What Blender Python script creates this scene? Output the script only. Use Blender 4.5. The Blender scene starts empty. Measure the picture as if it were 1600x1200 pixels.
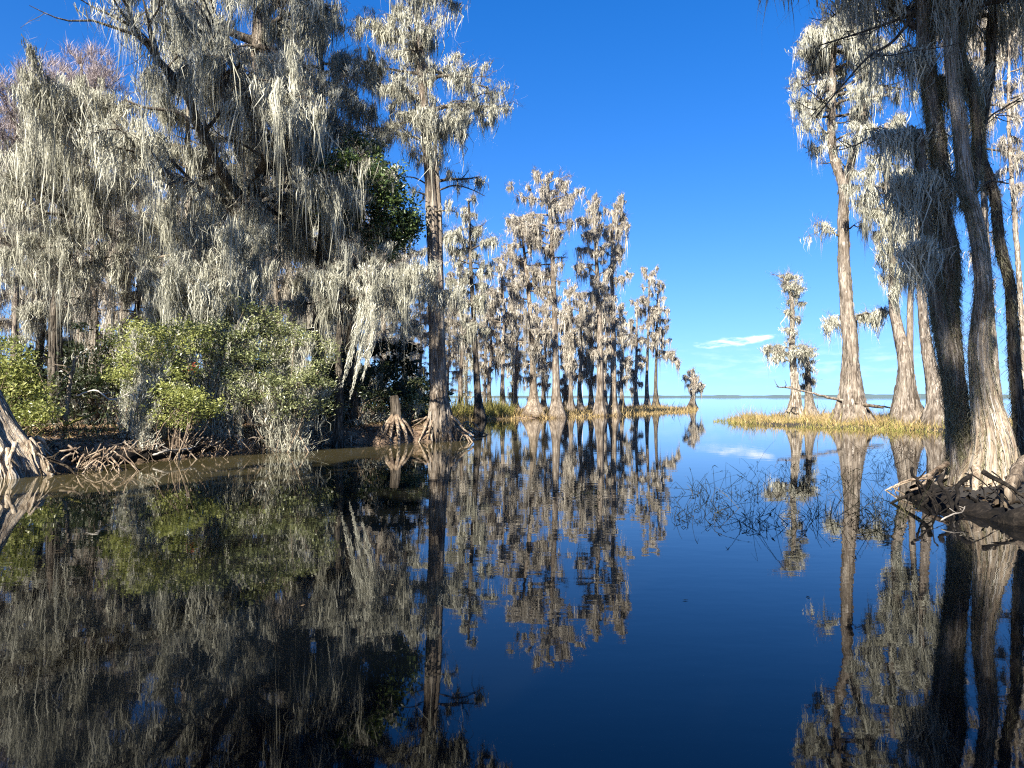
import bpy, math, numpy as np
from mathutils import Vector
R = math.radians
scene = bpy.context.scene
COL = scene.collection
H, F = 1.7, 1101.0            # eye height (m) and focal length in photo pixels
HOR = 620.0

def at(px, py, d):            # photo direction + real distance -> a point of the place
    return np.array([(px - 800.0) / F * d, d, H + (HOR - py) / F * d])

# ------------------------------------------------------------------ mesh helpers
class Acc:
    def __init__(self):
        self.v, self.f, self.t, self.n = [], [], [], 0
    def add(self, v, f, tint=None):
        v = np.asarray(v, dtype=np.float32).reshape(-1, 3)
        self.v.append(v); self.f.append(np.asarray(f, dtype=np.int32).reshape(-1, 4) + self.n)
        if tint is None: tint = np.full(len(v), 0.5, np.float32)
        self.t.append(np.asarray(tint, dtype=np.float32)); self.n += len(v)
    def build(self, name, mat, parent=None, origin=(0, 0, 0), smooth=True):
        me = bpy.data.meshes.new(name)
        o = bpy.data.objects.new(name, me); COL.objects.link(o)
        if parent is not None: o.parent = parent
        else: o.location = origin
        if self.n:
            v = np.concatenate(self.v) - np.asarray(origin, dtype=np.float32)
            f = np.concatenate(self.f); t = np.concatenate(self.t)
            me.vertices.add(len(v)); me.vertices.foreach_set('co', v.astype(np.float32).ravel())
            me.loops.add(f.size); me.loops.foreach_set('vertex_index', f.ravel().astype(np.int32))
            me.polygons.add(len(f))
            me.polygons.foreach_set('loop_start', np.arange(0, f.size, 4, dtype=np.int32))
            me.polygons.foreach_set('use_smooth', np.full(len(f), smooth, dtype=bool))
            a = me.attributes.new('tint', 'FLOAT', 'POINT'); a.data.foreach_set('value', t.astype(np.float32))
            me.update(calc_edges=True); me.validate()
        me.materials.append(mat)
        return o

def norm(v):
    return v / (np.linalg.norm(v) + 1e-9)

def spline(pts, n):
    p = np.asarray(pts, float)
    if len(p) == 2:
        return p[0] + (p[1] - p[0]) * np.linspace(0, 1, n)[:, None]
    p = np.vstack([2 * p[0] - p[1], p, 2 * p[-1] - p[-2]])
    seg = len(p) - 3
    out = []
    for u in np.linspace(0, seg - 1e-6, n):
        i = int(u); t = u - i
        a, b, c, d = p[i:i + 4]
        out.append(.5 * (2 * b + (c - a) * t + (2 * a - 5 * b + 4 * c - d) * t * t + (3 * b - 3 * c + d - a) * t ** 3))
    return np.array(out)

def tube(acc, pts, rad, sides=6, fl=None, tint=.5):
    pts = np.asarray(pts, float); m = len(pts)
    tan = np.gradient(pts, axis=0); tan /= np.linalg.norm(tan, axis=1)[:, None] + 1e-9
    u = np.cross(tan, [0.03, 1, .05]); bad = np.linalg.norm(u, axis=1) < .25
    u[bad] = np.cross(tan[bad], [1, 0, 0.1])
    u /= np.linalg.norm(u, axis=1)[:, None]; w = np.cross(tan, u)
    th = np.linspace(0, 2 * np.pi, sides, endpoint=False)
    rr = np.asarray(rad, float)[:, None] * np.ones(sides)[None, :]
    if fl is not None: rr = rr * fl(th, m)
    v = pts[:, None, :] + rr[..., None] * (np.cos(th)[None, :, None] * u[:, None, :] + np.sin(th)[None, :, None] * w[:, None, :])
    i = np.arange(m - 1)[:, None] * sides; j = np.arange(sides)[None, :]; jn = (j + 1) % sides
    f = np.stack([i + j, i + jn, i + sides + jn, i + sides + j], -1).reshape(-1, 4)
    acc.add(v.reshape(-1, 3), f, np.full(m * sides, tint))

def strands(acc, P, L, W, rng, drift=None, seg=4, dirv=None, wob=.05, tint=None, yaw=None):
    """ribbons hanging from P (or growing along dirv), tapered, slightly wavy"""
    n = len(P)
    if n == 0: return
    t = np.linspace(0, 1, seg + 1)
    if yaw is None: yaw = rng.uniform(0, np.pi, n)
    c = np.stack([np.cos(yaw), np.sin(yaw), np.zeros(n)], -1)
    if dirv is None: dirv = np.tile(np.array([0, 0, -1.0]), (n, 1))
    pos = P[:, None, :] + dirv[:, None, :] * (L[:, None] * t[None, :])[..., None]
    if drift is not None: pos[..., :2] += drift[:, None, :] * (t ** 1.3)[None, :, None]
    ph = rng.uniform(0, 6.28, (n, 2)); fr = rng.uniform(3, 9, (n, 2)); am = rng.normal(0, wob, (n, 2)) * np.minimum(L, 1.2)[:, None]
    for k in range(2):
        pos[..., k] += am[:, k, None] * (np.sin(ph[:, k, None] + fr[:, k, None] * t[None, :]) - np.sin(ph[:, k, None]))
    prof = (0.28 + 0.95 * np.sin(np.pi * np.minimum(t * 1.25 + .12, 1))) * (1 - t ** 2.2 * .92)
    jit = rng.uniform(.6, 1.35, (n, seg + 1))
    hw = .5 * W[:, None] * prof[None, :] * jit
    a = pos - c[:, None, :] * hw[..., None]; b = pos + c[:, None, :] * hw[..., None]
    v = np.stack([a, b], 2).reshape(-1, 3)
    base = (np.arange(n) * (seg + 1) * 2)[:, None] + (np.arange(seg) * 2)[None, :]
    f = np.stack([base, base + 1, base + 3, base + 2], -1).reshape(-1, 4)
    if tint is None: tint = rng.beta(2.2, 2.2, n)
    acc.add(v, f, np.repeat(tint, (seg + 1) * 2))

def leaves(acc, C, size, rng, up=.35, tint=None, aspect=.5):
    n = len(C)
    nrm = rng.normal(0, 1, (n, 3)); nrm[:, 2] = np.abs(nrm[:, 2]) + up
    nrm /= np.linalg.norm(nrm, axis=1)[:, None]
    a = np.cross(nrm, rng.normal(0, 1, (n, 3))); a /= np.linalg.norm(a, axis=1)[:, None] + 1e-9
    b = np.cross(nrm, a)
    s = size * rng.uniform(.6, 1.3, n)
    a = a * s[:, None]; b = b * (s * aspect)[:, None]
    bend = nrm * (s * .18)[:, None]
    v = np.stack([C - a - bend, C - b * .9, C + a - bend, C + b * .9], 1).reshape(-1, 3)
    f = np.arange(n * 4).reshape(-1, 4)
    if tint is None: tint = rng.uniform(0, 1, n)
    acc.add(v, f, np.repeat(tint, 4))

def empty(name, loc, label, cat, group=None):
    o = bpy.data.objects.new(name, None); COL.objects.link(o); o.location = loc
    o.empty_display_size = .3
    o['label'] = label; o['category'] = cat
    if group: o['group'] = group
    return o
def tag(o, label=None, cat=None, group=None, kind=None):
    if label: o['label'] = label
    if cat: o['category'] = cat
    if group: o['group'] = group
    if kind: o['kind'] = kind
    return o

# ------------------------------------------------------------------ materials
def nodes(name):
    m = bpy.data.materials.new(name); m.use_nodes = True
    nt = m.node_tree; nt.nodes.clear()
    return m, nt, nt.nodes, nt.links
def ramp(n, stops):
    r = n.new('ShaderNodeValToRGB'); e = r.color_ramp.elements
    while len(e) < len(stops): e.new(.5)
    for i, (p, c) in enumerate(stops):
        e[i].position = p; e[i].color = (*c, 1)
    return r
def noise(n, l, co, scale, detail=4, rough=.55, mscale=None):
    t = n.new('ShaderNodeTexNoise'); t.inputs['Scale'].default_value = scale
    t.inputs['Detail'].default_value = detail; t.inputs['Roughness'].default_value = rough
    if mscale:
        mp = n.new('ShaderNodeMapping'); mp.inputs['Scale'].default_value = mscale
        l.new(co, mp.inputs[0]); co = mp.outputs[0]
    l.new(co, t.inputs['Vector']); return t

def mat_bark(name, dark, mid, light, streak=(9, 9, .8), bump=1.0, scale=1.0, stain=True):
    m, nt, n, l = nodes(name)
    tc = n.new('ShaderNodeTexCoord'); out = n.new('ShaderNodeOutputMaterial'); p = n.new('ShaderNodeBsdfPrincipled')
    a = noise(n, l, tc.outputs['Object'], scale, 6, .65, streak)
    b = noise(n, l, tc.outputs['Object'], .9, 3, .6)
    r = ramp(n, [(.4, dark), (.5, mid), (.6, light)])
    a2 = noise(n, l, tc.outputs['Object'], scale * 3.2, 4, .6, streak)
    am = n.new('ShaderNodeMix'); am.data_type = 'FLOAT'; am.inputs[0].default_value = .38
    l.new(a.outputs[0], am.inputs[2]); l.new(a2.outputs[0], am.inputs[3]); l.new(am.outputs[0], r.inputs[0])
    r2 = ramp(n, [(.34, (.5, .46, .42)), (.52, (.95, .92, .88)), (.68, (1.25, 1.22, 1.14))])
    l.new(b.outputs[0], r2.inputs[0])
    mx = n.new('ShaderNodeMix'); mx.data_type = 'RGBA'; mx.blend_type = 'MULTIPLY'; mx.inputs[0].default_value = 1
    l.new(r.outputs[0], mx.inputs[6]); l.new(r2.outputs[0], mx.inputs[7])
    sp = n.new('ShaderNodeSeparateXYZ'); l.new(tc.outputs['Object'], sp.inputs[0])
    zz = n.new('ShaderNodeMath'); zz.operation = 'MULTIPLY_ADD'; zz.inputs[1].default_value = -.9; l.new(a2.outputs[0], zz.inputs[0]); l.new(sp.outputs[2], zz.inputs[2])
    st = ramp(n, [(.0, (.42, .38, .33)), (.5, (1, 1, 1))]); mr = n.new('ShaderNodeMapRange'); mr.inputs[1].default_value = -.45; mr.inputs[2].default_value = .5; l.new(zz.outputs[0], mr.inputs[0]); l.new(mr.outputs[0], st.inputs[0])
    mw = n.new('ShaderNodeMix'); mw.data_type = 'RGBA'; mw.blend_type = 'MULTIPLY'; mw.inputs[0].default_value = 1; l.new(mx.outputs[2], mw.inputs[6]); l.new(st.outputs[0], mw.inputs[7])
    l.new(mw.outputs[2] if stain else mx.outputs[2], p.inputs['Base Color']); p.inputs['Roughness'].default_value = .95
    p.inputs['Specular IOR Level'].default_value = .15
    bp = n.new('ShaderNodeBump'); bp.inputs['Strength'].default_value = bump; bp.inputs['Distance'].default_value = .06
    l.new(am.outputs[0], bp.inputs['Height']); l.new(bp.outputs[0], p.inputs['Normal'])
    l.new(p.outputs[0], out.inputs[0])
    return m
def mat_leafy(name, stops, trans=.3, gloss=None):
    m, nt, n, l = nodes(name)
    out = n.new('ShaderNodeOutputMaterial'); at_ = n.new('ShaderNodeAttribute'); at_.attribute_name = 'tint'
    r = ramp(n, stops); l.new(at_.outputs['Fac'], r.inputs[0])
    d = n.new('ShaderNodeBsdfDiffuse'); t = n.new('ShaderNodeBsdfTranslucent'); mx = n.new('ShaderNodeMixShader')
    mx.inputs[0].default_value = trans
    l.new(r.outputs[0], d.inputs[0]); l.new(r.outputs[0], t.inputs[0])
    l.new(d.outputs[0], mx.inputs[1]); l.new(t.outputs[0], mx.inputs[2])
    last = mx.outputs[0]
    if gloss:
        g = n.new('ShaderNodeBsdfGlossy'); g.inputs['Roughness'].default_value = .35; g.inputs[0].default_value = (.9, .9, .9, 1)
        m2 = n.new('ShaderNodeMixShader'); m2.inputs[0].default_value = gloss
        l.new(last, m2.inputs[1]); l.new(g.outputs[0], m2.inputs[2]); last = m2.outputs[0]
    l.new(last, out.inputs[0])
    return m

M = {}
M['bark'] = mat_bark('cypress_bark', (.055, .045, .036), (.17, .142, .115), (.33, .295, .25))
M['bark_pale'] = mat_bark('pale_bark', (.07, .055, .042), (.2, .163, .125), (.35, .31, .255), streak=(12, 12, .9), bump=1.0)
M['bark_foot'] = mat_bark('weathered_pale_wood', (.13, .096, .066), (.31, .255, .19), (.47, .41, .33), streak=(11, 11, .8), stain=False)
M['bark_dark'] = mat_bark('dark_bark', (.025, .021, .017), (.075, .063, .05), (.16, .14, .115))
M['root'] = mat_bark('root_wood', (.06, .042, .03), (.19, .145, .105), (.36, .3, .23), streak=(5, 5, 5), stain=False)
M['drift'] = mat_bark('grey_driftwood', (.16, .15, .135), (.33, .31, .28), (.52, .5, .46), streak=(3, 3, 14), bump=.3, stain=False)
M['wetlog'] = mat_bark('wet_black_wood', (.004, .0035, .003), (.011, .009, .0075), (.03, .025, .02), streak=(3, 6, 6), stain=False)
M['moss'] = mat_leafy('spanish_moss', [(0, (.085, .085, .062)), (.45, (.335, .325, .255)), (1, (.6, .585, .48))], .15)
M['moss_shag'] = mat_leafy('shaggy_trunk_moss', [(0, (.07, .068, .04)), (.5, (.19, .175, .105)), (1, (.36, .33, .22))], .2)
M['moss_far'] = mat_leafy('distant_moss', [(0, (.13, .116, .093)), (.5, (.37, .332, .27)), (1, (.56, .515, .43))], .22)
M['twig'] = mat_leafy('pinkish_twigs', [(0, (.2, .16, .15)), (1, (.4, .34, .33))], .1)
M['strip'] = mat_leafy('bark_strips', [(0, (.05, .042, .034)), (.5, (.16, .135, .11)), (1, (.36, .32, .27))], .05)
M['strip_pale'] = mat_leafy('pale_bark_strips', [(0, (.09, .075, .06)), (.5, (.27, .235, .19)), (1, (.5, .46, .39))], .05)
M['strip_dark'] = mat_leafy('dark_bark_strips', [(0, (.02, .017, .014)), (.5, (.07, .06, .048)), (1, (.18, .16, .13))], .05)
M['cytwig'] = mat_leafy('cypress_twigs', [(0, (.12, .1, .08)), (.8, (.3, .255, .21)), (1, (.4, .28, .18))], .1)
M['oak'] = mat_leafy('dark_oak_leaves', [(0, (.03, .05, .018)), (.6, (.08, .12, .035)), (1, (.18, .23, .065))], .3, .05)
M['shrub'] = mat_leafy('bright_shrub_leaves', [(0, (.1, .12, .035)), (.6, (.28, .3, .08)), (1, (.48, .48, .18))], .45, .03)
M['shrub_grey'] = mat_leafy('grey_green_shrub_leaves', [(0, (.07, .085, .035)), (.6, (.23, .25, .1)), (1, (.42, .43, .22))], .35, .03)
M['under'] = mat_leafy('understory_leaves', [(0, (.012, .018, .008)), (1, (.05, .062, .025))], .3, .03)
M['red'] = mat_leafy('red_leaves', [(0, (.3, .05, .03)), (1, (.55, .12, .07))], .4)
M['grass'] = mat_leafy('golden_marsh_grass', [(0, (.13, .1, .045)), (.5, (.38, .27, .115)), (1, (.58, .44, .23))], .35)
M['grass_green'] = mat_leafy('green_marsh_grass', [(0, (.1, .1, .03)), (1, (.36, .32, .1))], .35)
M['litter'] = mat_leafy('leaf_litter', [(0, (.07, .042, .025)), (.6, (.2, .13, .075)), (1, (.38, .29, .18))], .1)
M['litter_dark'] = mat_leafy('dark_leaf_litter', [(0, (.012, .009, .007)), (.8, (.04, .03, .02)), (1, (.14, .1, .06))], .1)
M['reed'] = mat_leafy('dark_reeds', [(0, (.006, .008, .005)), (.85, (.022, .024, .014)), (1, (.2, .17, .08))], .1)

def mat_ground():
    m, nt, n, l = nodes('swamp_soil')
    tc = n.new('ShaderNodeTexCoord'); out = n.new('ShaderNodeOutputMaterial'); p = n.new('ShaderNodeBsdfPrincipled')
    a = noise(n, l, tc.outputs['Object'], 2.2, 8, .7)
    r = ramp(n, [(.34, (.02, .014, .01)), (.5, (.12, .078, .048)), (.66, (.3, .205, .13))])
    l.new(a.outputs[0], r.inputs[0])
    rb = ramp(n, [(.32, (.006, .005, .004)), (.52, (.018, .014, .01)), (.7, (.05, .037, .026))]); l.new(a.outputs[0], rb.inputs[0])      # east of the channel: near-bank shade painted into the soil colour
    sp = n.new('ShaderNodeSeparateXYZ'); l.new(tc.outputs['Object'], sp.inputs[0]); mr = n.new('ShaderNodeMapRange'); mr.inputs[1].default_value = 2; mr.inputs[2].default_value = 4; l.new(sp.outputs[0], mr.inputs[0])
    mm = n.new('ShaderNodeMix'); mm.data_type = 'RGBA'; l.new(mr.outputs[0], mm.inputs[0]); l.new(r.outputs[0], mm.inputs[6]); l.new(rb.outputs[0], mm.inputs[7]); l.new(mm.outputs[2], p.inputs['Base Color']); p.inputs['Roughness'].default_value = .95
    b = noise(n, l, tc.outputs['Object'], 9, 6, .7)
    bp = n.new('ShaderNodeBump'); bp.inputs['Strength'].default_value = .9; bp.inputs['Distance'].default_value = .12
    l.new(b.outputs[0], bp.inputs['Height']); l.new(bp.outputs[0], p.inputs['Normal'])
    l.new(p.outputs[0], out.inputs[0]); return m
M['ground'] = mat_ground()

def mat_water():
    m, nt, n, l = nodes('tannin_water')
    tc = n.new('ShaderNodeTexCoord'); out = n.new('ShaderNodeOutputMaterial'); p = n.new('ShaderNodeBsdfPrincipled')
    at_ = n.new('ShaderNodeAttribute'); at_.attribute_name = 'tint'
    a = noise(n, l, tc.outputs['Object'], .35, 3, .5)
    ad = n.new('ShaderNodeMath'); ad.operation = 'MULTIPLY_ADD'; ad.inputs[1].default_value = .3; ad.inputs[2].default_value = -.17
    l.new(a.outputs[0], ad.inputs[0])
    sm = n.new('ShaderNodeMath'); sm.operation = 'ADD'; l.new(ad.outputs[0], sm.inputs[0]); l.new(at_.outputs['Fac'], sm.inputs[1])
    r = ramp(n, [(.0, (.001, .0016, .0024)), (.4, (.014, .0125, .0065)), (1, (.05, .042, .019))])
    l.new(sm.outputs[0], r.inputs[0]); l.new(r.outputs[0], p.inputs['Base Color'])
    p.inputs['Roughness'].default_value = .018; p.inputs['IOR'].default_value = 1.38
    b = noise(n, l, tc.outputs['Object'], 1.0, 2, .5, (1.3, 2.6, 1))
    c = noise(n, l, tc.outputs['Object'], 1.0, 2, .5, (5, 9, 1))
    bm = n.new('ShaderNodeMath'); bm.operation = 'MULTIPLY_ADD'; bm.inputs[1].default_value = .22
    l.new(c.outputs[0], bm.inputs[0]); l.new(b.outputs[0], bm.inputs[2])
    pt = noise(n, l, tc.outputs['Object'], .13, 2, .5); pr = ramp(n, [(.4, (.25, .25, .25)), (.62, (1, 1, 1))]); l.new(pt.outputs[0], pr.inputs[0])
    bq = n.new('ShaderNodeMath'); bq.operation = 'MULTIPLY'; l.new(bm.outputs[0], bq.inputs[0]); l.new(pr.outputs[0], bq.inputs[1])
    bp = n.new('ShaderNodeBump'); bp.inputs['Strength'].default_value = 1; bp.inputs['Distance'].default_value = .0019
    l.new(bq.outputs[0], bp.inputs['Height']); l.new(bp.outputs[0], p.inputs['Normal'])
    l.new(p.outputs[0], out.inputs[0]); return m
M['water'] = mat_water()
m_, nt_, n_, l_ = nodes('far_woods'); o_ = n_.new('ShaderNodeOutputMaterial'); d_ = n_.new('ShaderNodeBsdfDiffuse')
d_.inputs[0].default_value = (.07, .1, .11, 1); l_.new(d_.outputs[0], o_.inputs[0]); M['far'] = m_  # blue-grey haze of distance put into the woods' colour

# ------------------------------------------------------------------ shore outlines and terrain
left_bank = [(-150, 15), (-60, 13), (-25, 12), (-15, 12), (-11.3, 13.2), (-10.4, 15.2), (-10.3, 16.3), (-10.1, 18.4), (-8.95, 20.4), (-8.0, 22.0), (-7.1, 24.4),
             (-5.5, 25.4), (-3.9, 26.2), (-2.7, 27.2), (-2.2, 29.5), (-2.4, 34), (-4.3, 42), (-4.6, 50), (-3.2, 53.5), (-1, 53), (3.0, 57), (6.5, 61), (9.8, 66), (14, 72), (20, 82),
             (24, 96), (18, 104), (12, 100), (6, 88), (0, 86), (-6, 96), (-40, 150), (-150, 160)]
islet = [(15.2, 47), (15.0, 42.5), (17.3, 39.5), (19.6, 36.8), (21.2, 34), (21.5, 28.5), (26, 25), (48, 30), (52, 48), (32, 56), (22, 57), (17.5, 53)]
near_bank = [(9.0, 6.6), (8.2, 8.4), (7.5, 10.2), (7.0, 11.3), (7.2, 12.4), (8.6, 13.4), (11.5, 15), (16, 17), (30, 17), (60, 10), (60, -60), (-60, -60), (-60, -2), (-16, -3), (-9, -5), (0, -6.5), (6, -5), (9, 2)]
polys = [np.array(p, float) for p in (left_bank, islet, near_bank)]

def sdist(X, Y, which=None):  # > 0 on land
    best = np.full(X.shape, -1e9)
    for p in (which or polys):
        d2 = np.full(X.shape, 1e18); ins = np.zeros(X.shape, bool)
        for a, b in zip(p, np.roll(p, -1, 0)):
            e = b - a; t = np.clip(((X - a[0]) * e[0] + (Y - a[1]) * e[1]) / (e @ e), 0, 1)
            d2 = np.minimum(d2, (X - a[0] - t * e[0]) ** 2 + (Y - a[1] - t * e[1]) ** 2)
            c = (a[1] > Y) != (b[1] > Y)
            with np.errstate(divide='ignore', invalid='ignore'):
                ins ^= c & (X < (b[0] - a[0]) * (Y - a[1]) / (b[1] - a[1]) + a[0])
        best = np.maximum(best, np.where(ins, 1, -1) * np.sqrt(d2))
    return best
def bumpy(X, Y):
    return (np.sin(X * 1.7 + Y * .6) * np.sin(Y * 1.3 - X * .4) + .6 * np.sin(X * 3.9 + 1.3) * np.sin(Y * 4.3 + X) + .4 * np.sin(X * 9.1 + Y * 2) * np.sin(Y * 8.3 - X * 3)) / 2
def land_z(X, Y):
    X = np.asarray(X, float); Y = np.asarray(Y, float)
    s = sdist(X, Y) + .25 * bumpy(X * 1.1, Y * 1.1)
    hi = np.where((Y < 50) & (X < 0), .55, .12)
    hi = np.where((X > 3.5) & (Y < 20), .22, hi)
    z = np.where(s > 0, hi * (1 - np.exp(-s / .35)) + .06 * np.clip(s, 0, 3) * (hi > .2), np.maximum(s * .5, -1.5))
    return z + np.where(s > .2, .07 * bumpy(X * 1.9, Y * 1.9), 0)
def grid(xs, ys, zf, name, mat, tint=None):
    X, Y = np.meshgrid(xs, ys); Z = zf(X, Y); a = Acc()
    nx = len(xs); i = (np.arange(len(ys) - 1) * nx)[:, None] + np.arange(nx - 1)[None, :]
    a.add(np.stack([X, Y, Z], -1), np.stack([i, i + 1, i + nx + 1, i + nx], -1), None if tint is None else tint(X, Y).ravel())
    return a.build(name, mat)
xs = np.concatenate([[-6000, -1500, -400], np.arange(-150, -26, 4), np.arange(-26, 30, .22), np.arange(30, 75, 3), [150, 500, 1500, 6000]])
ys = np.concatenate([[-6000, -800, -200], np.arange(-60, 2, 4), np.arange(2, 62, .22), np.arange(62, 165, 2.5), [300, 1000, 4000, 9000]])
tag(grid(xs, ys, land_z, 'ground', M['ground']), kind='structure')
wx = np.concatenate([[-6000, -1500, -400, -150, -80], np.arange(-40, 45, .8), [60, 100, 200, 600, 1500, 6000]])
wy = np.concatenate([[-6000, -600, -100, -40], np.arange(-12, 70, .8), np.arange(70, 130, 4), [200, 400, 1000, 3000, 9000]])
def turbid(X, Y):
    s = -sdist(X, Y, [polys[0]])
    q = np.clip((s - 2.0) / 9.5, 0, 1); k = 1 - q * q * (3 - 2 * q)
    return np.clip(k * np.where(X < 1.5, 1, .1) * np.clip((50 - Y) / 15, .25, 1), 0, 1)
tag(grid(wx, wy, lambda X, Y: X * 0, 'water', M['water'], turbid), kind='structure')

# far shore: a long wooded rise beyond the lake
a = Acc(); rng = np.random.default_rng(5)
fx = np.linspace(-4200, 4200, 900)
hgt = 9 + 1.5 * np.sin(fx * .004) + rng.normal(0, 1.2, 900) + 1.2 * np.sin(fx * .021 + 1)
hgt *= np.interp(fx, [-4200, 500, 900, 1500, 2300, 4200], [1, .55, .8, 1.1, .9, 1.2])
prof = [(3000, -1), (3000, .8), (3012, .85), (3060, 1.0), (3160, 1.05), (3320, .7), (3400, -1)]
V = np.stack([np.stack([fx, np.full(900, y) + 14 * np.sin(fx * .01), np.where(k < 0, -1.0, hgt * k)], -1) for y, k in prof])
i = (np.arange(len(prof) - 1) * 900)[:, None] + np.arange(899)[None, :]
a.add(V, np.stack([i, i + 1, i + 901, i + 900], -1))
tag(a.build('far_shore', M['far'], smooth=False), kind='structure')

# ------------------------------------------------------------------ trees
def wander(p0, az, el, length, rng, step, turn=.25, bias=0.0):
    n = max(3, int(length / step) + 1); pts = [p0]; s = length / (n - 1)
    for _ in range(n - 1):
        az += rng.normal(0, turn); el = np.clip(el + rng.normal(bias, turn * .8), -.9, 1.35)
        pts.append(pts[-1] + s * np.array([math.cos(az) * math.cos(el), math.sin(az) * math.cos(el), math.sin(el)]))
    return np.array(pts), az, el

def grow_limb(pts, r0, rng, twigs=1.0, kids=5):
    """a limb's own path plus its side branches and twigs: [(pts, radii, level)]"""
    out = [(pts, np.linspace(r0, max(.012, r0 * .25), len(pts)), 0)]
    Lm = np.linalg.norm(np.diff(pts, axis=0), axis=1).sum()
    k = max(2, int(kids * min(1.6, Lm / 2.2)))
    for i in range(k):
        t = .22 + .78 * (i + rng.uniform(0, 1)) / k; q = t * (len(pts) - 1); i0 = min(int(q), len(pts) - 2)
        p = pts[i0] + (pts[i0 + 1] - pts[i0]) * (q - i0); d = norm(pts[i0 + 1] - pts[i0])
        az = math.atan2(d[1], d[0]) + (1 if i % 2 else -1) * rng.uniform(.5, 1.25); el = math.asin(np.clip(d[2], -1, 1)) * .6 + rng.normal(.15, .3)
        l1 = Lm * rng.uniform(.22, .5) * (1.15 - .55 * t) + .15
        b, baz, bel = wander(p, az, el, l1, rng, .28, .3)
        out.append((b, np.linspace(r0 * .4 * (1.1 - .5 * t), .008, len(b)), 1))
        for j in range(int(3 * twigs + rng.uniform(0, 1))):
            t2 = rng.uniform(.2, 1) * (len(b) - 1); i2 = min(int(t2), len(b) - 2)
            p2 = b[i2] + (b[i2 + 1] - b[i2]) * (t2 - i2); d2 = norm(b[i2 + 1] - b[i2])
            c, _, _ = wander(p2, math.atan2(d2[1], d2[0]) + rng.normal(0, .9), rng.normal(.08, .5), l1 * rng.uniform(.25, .6) + .12, rng, .16, .35)
            out.append((c, np.linspace(.011, .005, len(c)), 2))
    return out

def moss_on(acc, paths, n, L, W, rng, spread=.15, frizz=.16, per=26, skip0=.35, long_tail=.35):
    P, wgt, D = [], [], []
    for pts, rad, lv in paths:
        m = .5 * (pts[:-1] + pts[1:]); dv = pts[1:] - pts[:-1]; l = np.linalg.norm(dv, axis=1)
        t = np.linspace(0, 1, len(m))
        w = l * ((.5 * (t > skip0) + .1) if lv == 0 else (1.0 if lv == 1 else .8))
        P.append(m); D.append(dv); wgt.append(w * math.exp(rng.normal(0, 1.0)))
    P = np.concatenate(P); D = np.concatenate(D); w = np.concatenate(wgt)
    # density varies along the tree: some sprays are thick, some bare
    ph = rng.uniform(0, 6, 3)
    w = w * np.clip(.75 + .9 * np.sin(P[:, 0] * 1.9 + ph[0]) * np.sin(P[:, 1] * 1.7 + ph[1]) * np.sin(P[:, 2] * 1.5 + ph[2]) + .25, .12, 2)
    nc = max(4, int(n * (1 - frizz) / per)); idx = rng.choice(len(P), nc, p=w / w.sum())
    c = P[idx] + D[idx] * rng.uniform(-.5, .5, (nc, 1))
    Lc = L * np.exp(rng.normal(-.15, .5, nc)); Lc *= np.where(rng.uniform(0, 1, nc) < .08, 1 + long_tail * 3, 1)
    k = rng.poisson(per, nc) + 2; rep = np.repeat(np.arange(nc), k); m = len(rep)
    s = rng.normal(0, spread, (m, 2)) * (.5 + .5 * np.minimum(Lc / L, 1.6))[rep, None]
    bd = D[idx][:, :2]; bd = bd / (np.linalg.norm(bd, axis=1)[:, None] + 1e-6)
    pos = c[rep].copy()
    off = bd[rep] * s[:, :1] * 1.25 + np.stack([-bd[rep][:, 1], bd[rep][:, 0]], -1) * s[:, 1:] * .35
    pos[:, :2] += off; pos[:, 2] += rng.normal(0, .05, m)
    q = np.linalg.norm(s, axis=1) / (spread * 2.2)
    ln = Lc[rep] * rng.uniform(.35, 1.05, m) * np.clip(1.1 - q, .25, 1)
    ct = rng.beta(1.6, 1.5, nc)[rep] * .75 + .25 * rng.uniform(0, 1, m)
    strands(acc, pos, ln, W * rng.uniform(.55, 1.5, m), rng, drift=-off * rng.uniform(.2, .9, (m, 1)), tint=ct, wob=.085)
    nf = int(n * frizz); idx = rng.choice(len(P), nf, p=w / w.sum())
    dv = rng.normal(0, 1, (nf, 3)); dv[:, 2] = dv[:, 2] * .9 + .15; dv /= np.linalg.norm(dv, axis=1)[:, None]
    strands(acc, P[idx] + rng.normal(0, .06, (nf, 3)), rng.uniform(.1, .38, nf) * min(1.6, .6 + L * .6), W * rng.uniform(.2, .5, nf), rng, seg=3, dirv=dv, wob=.22, tint=.35 + .65 * rng.uniform(0, 1, nf))

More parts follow.
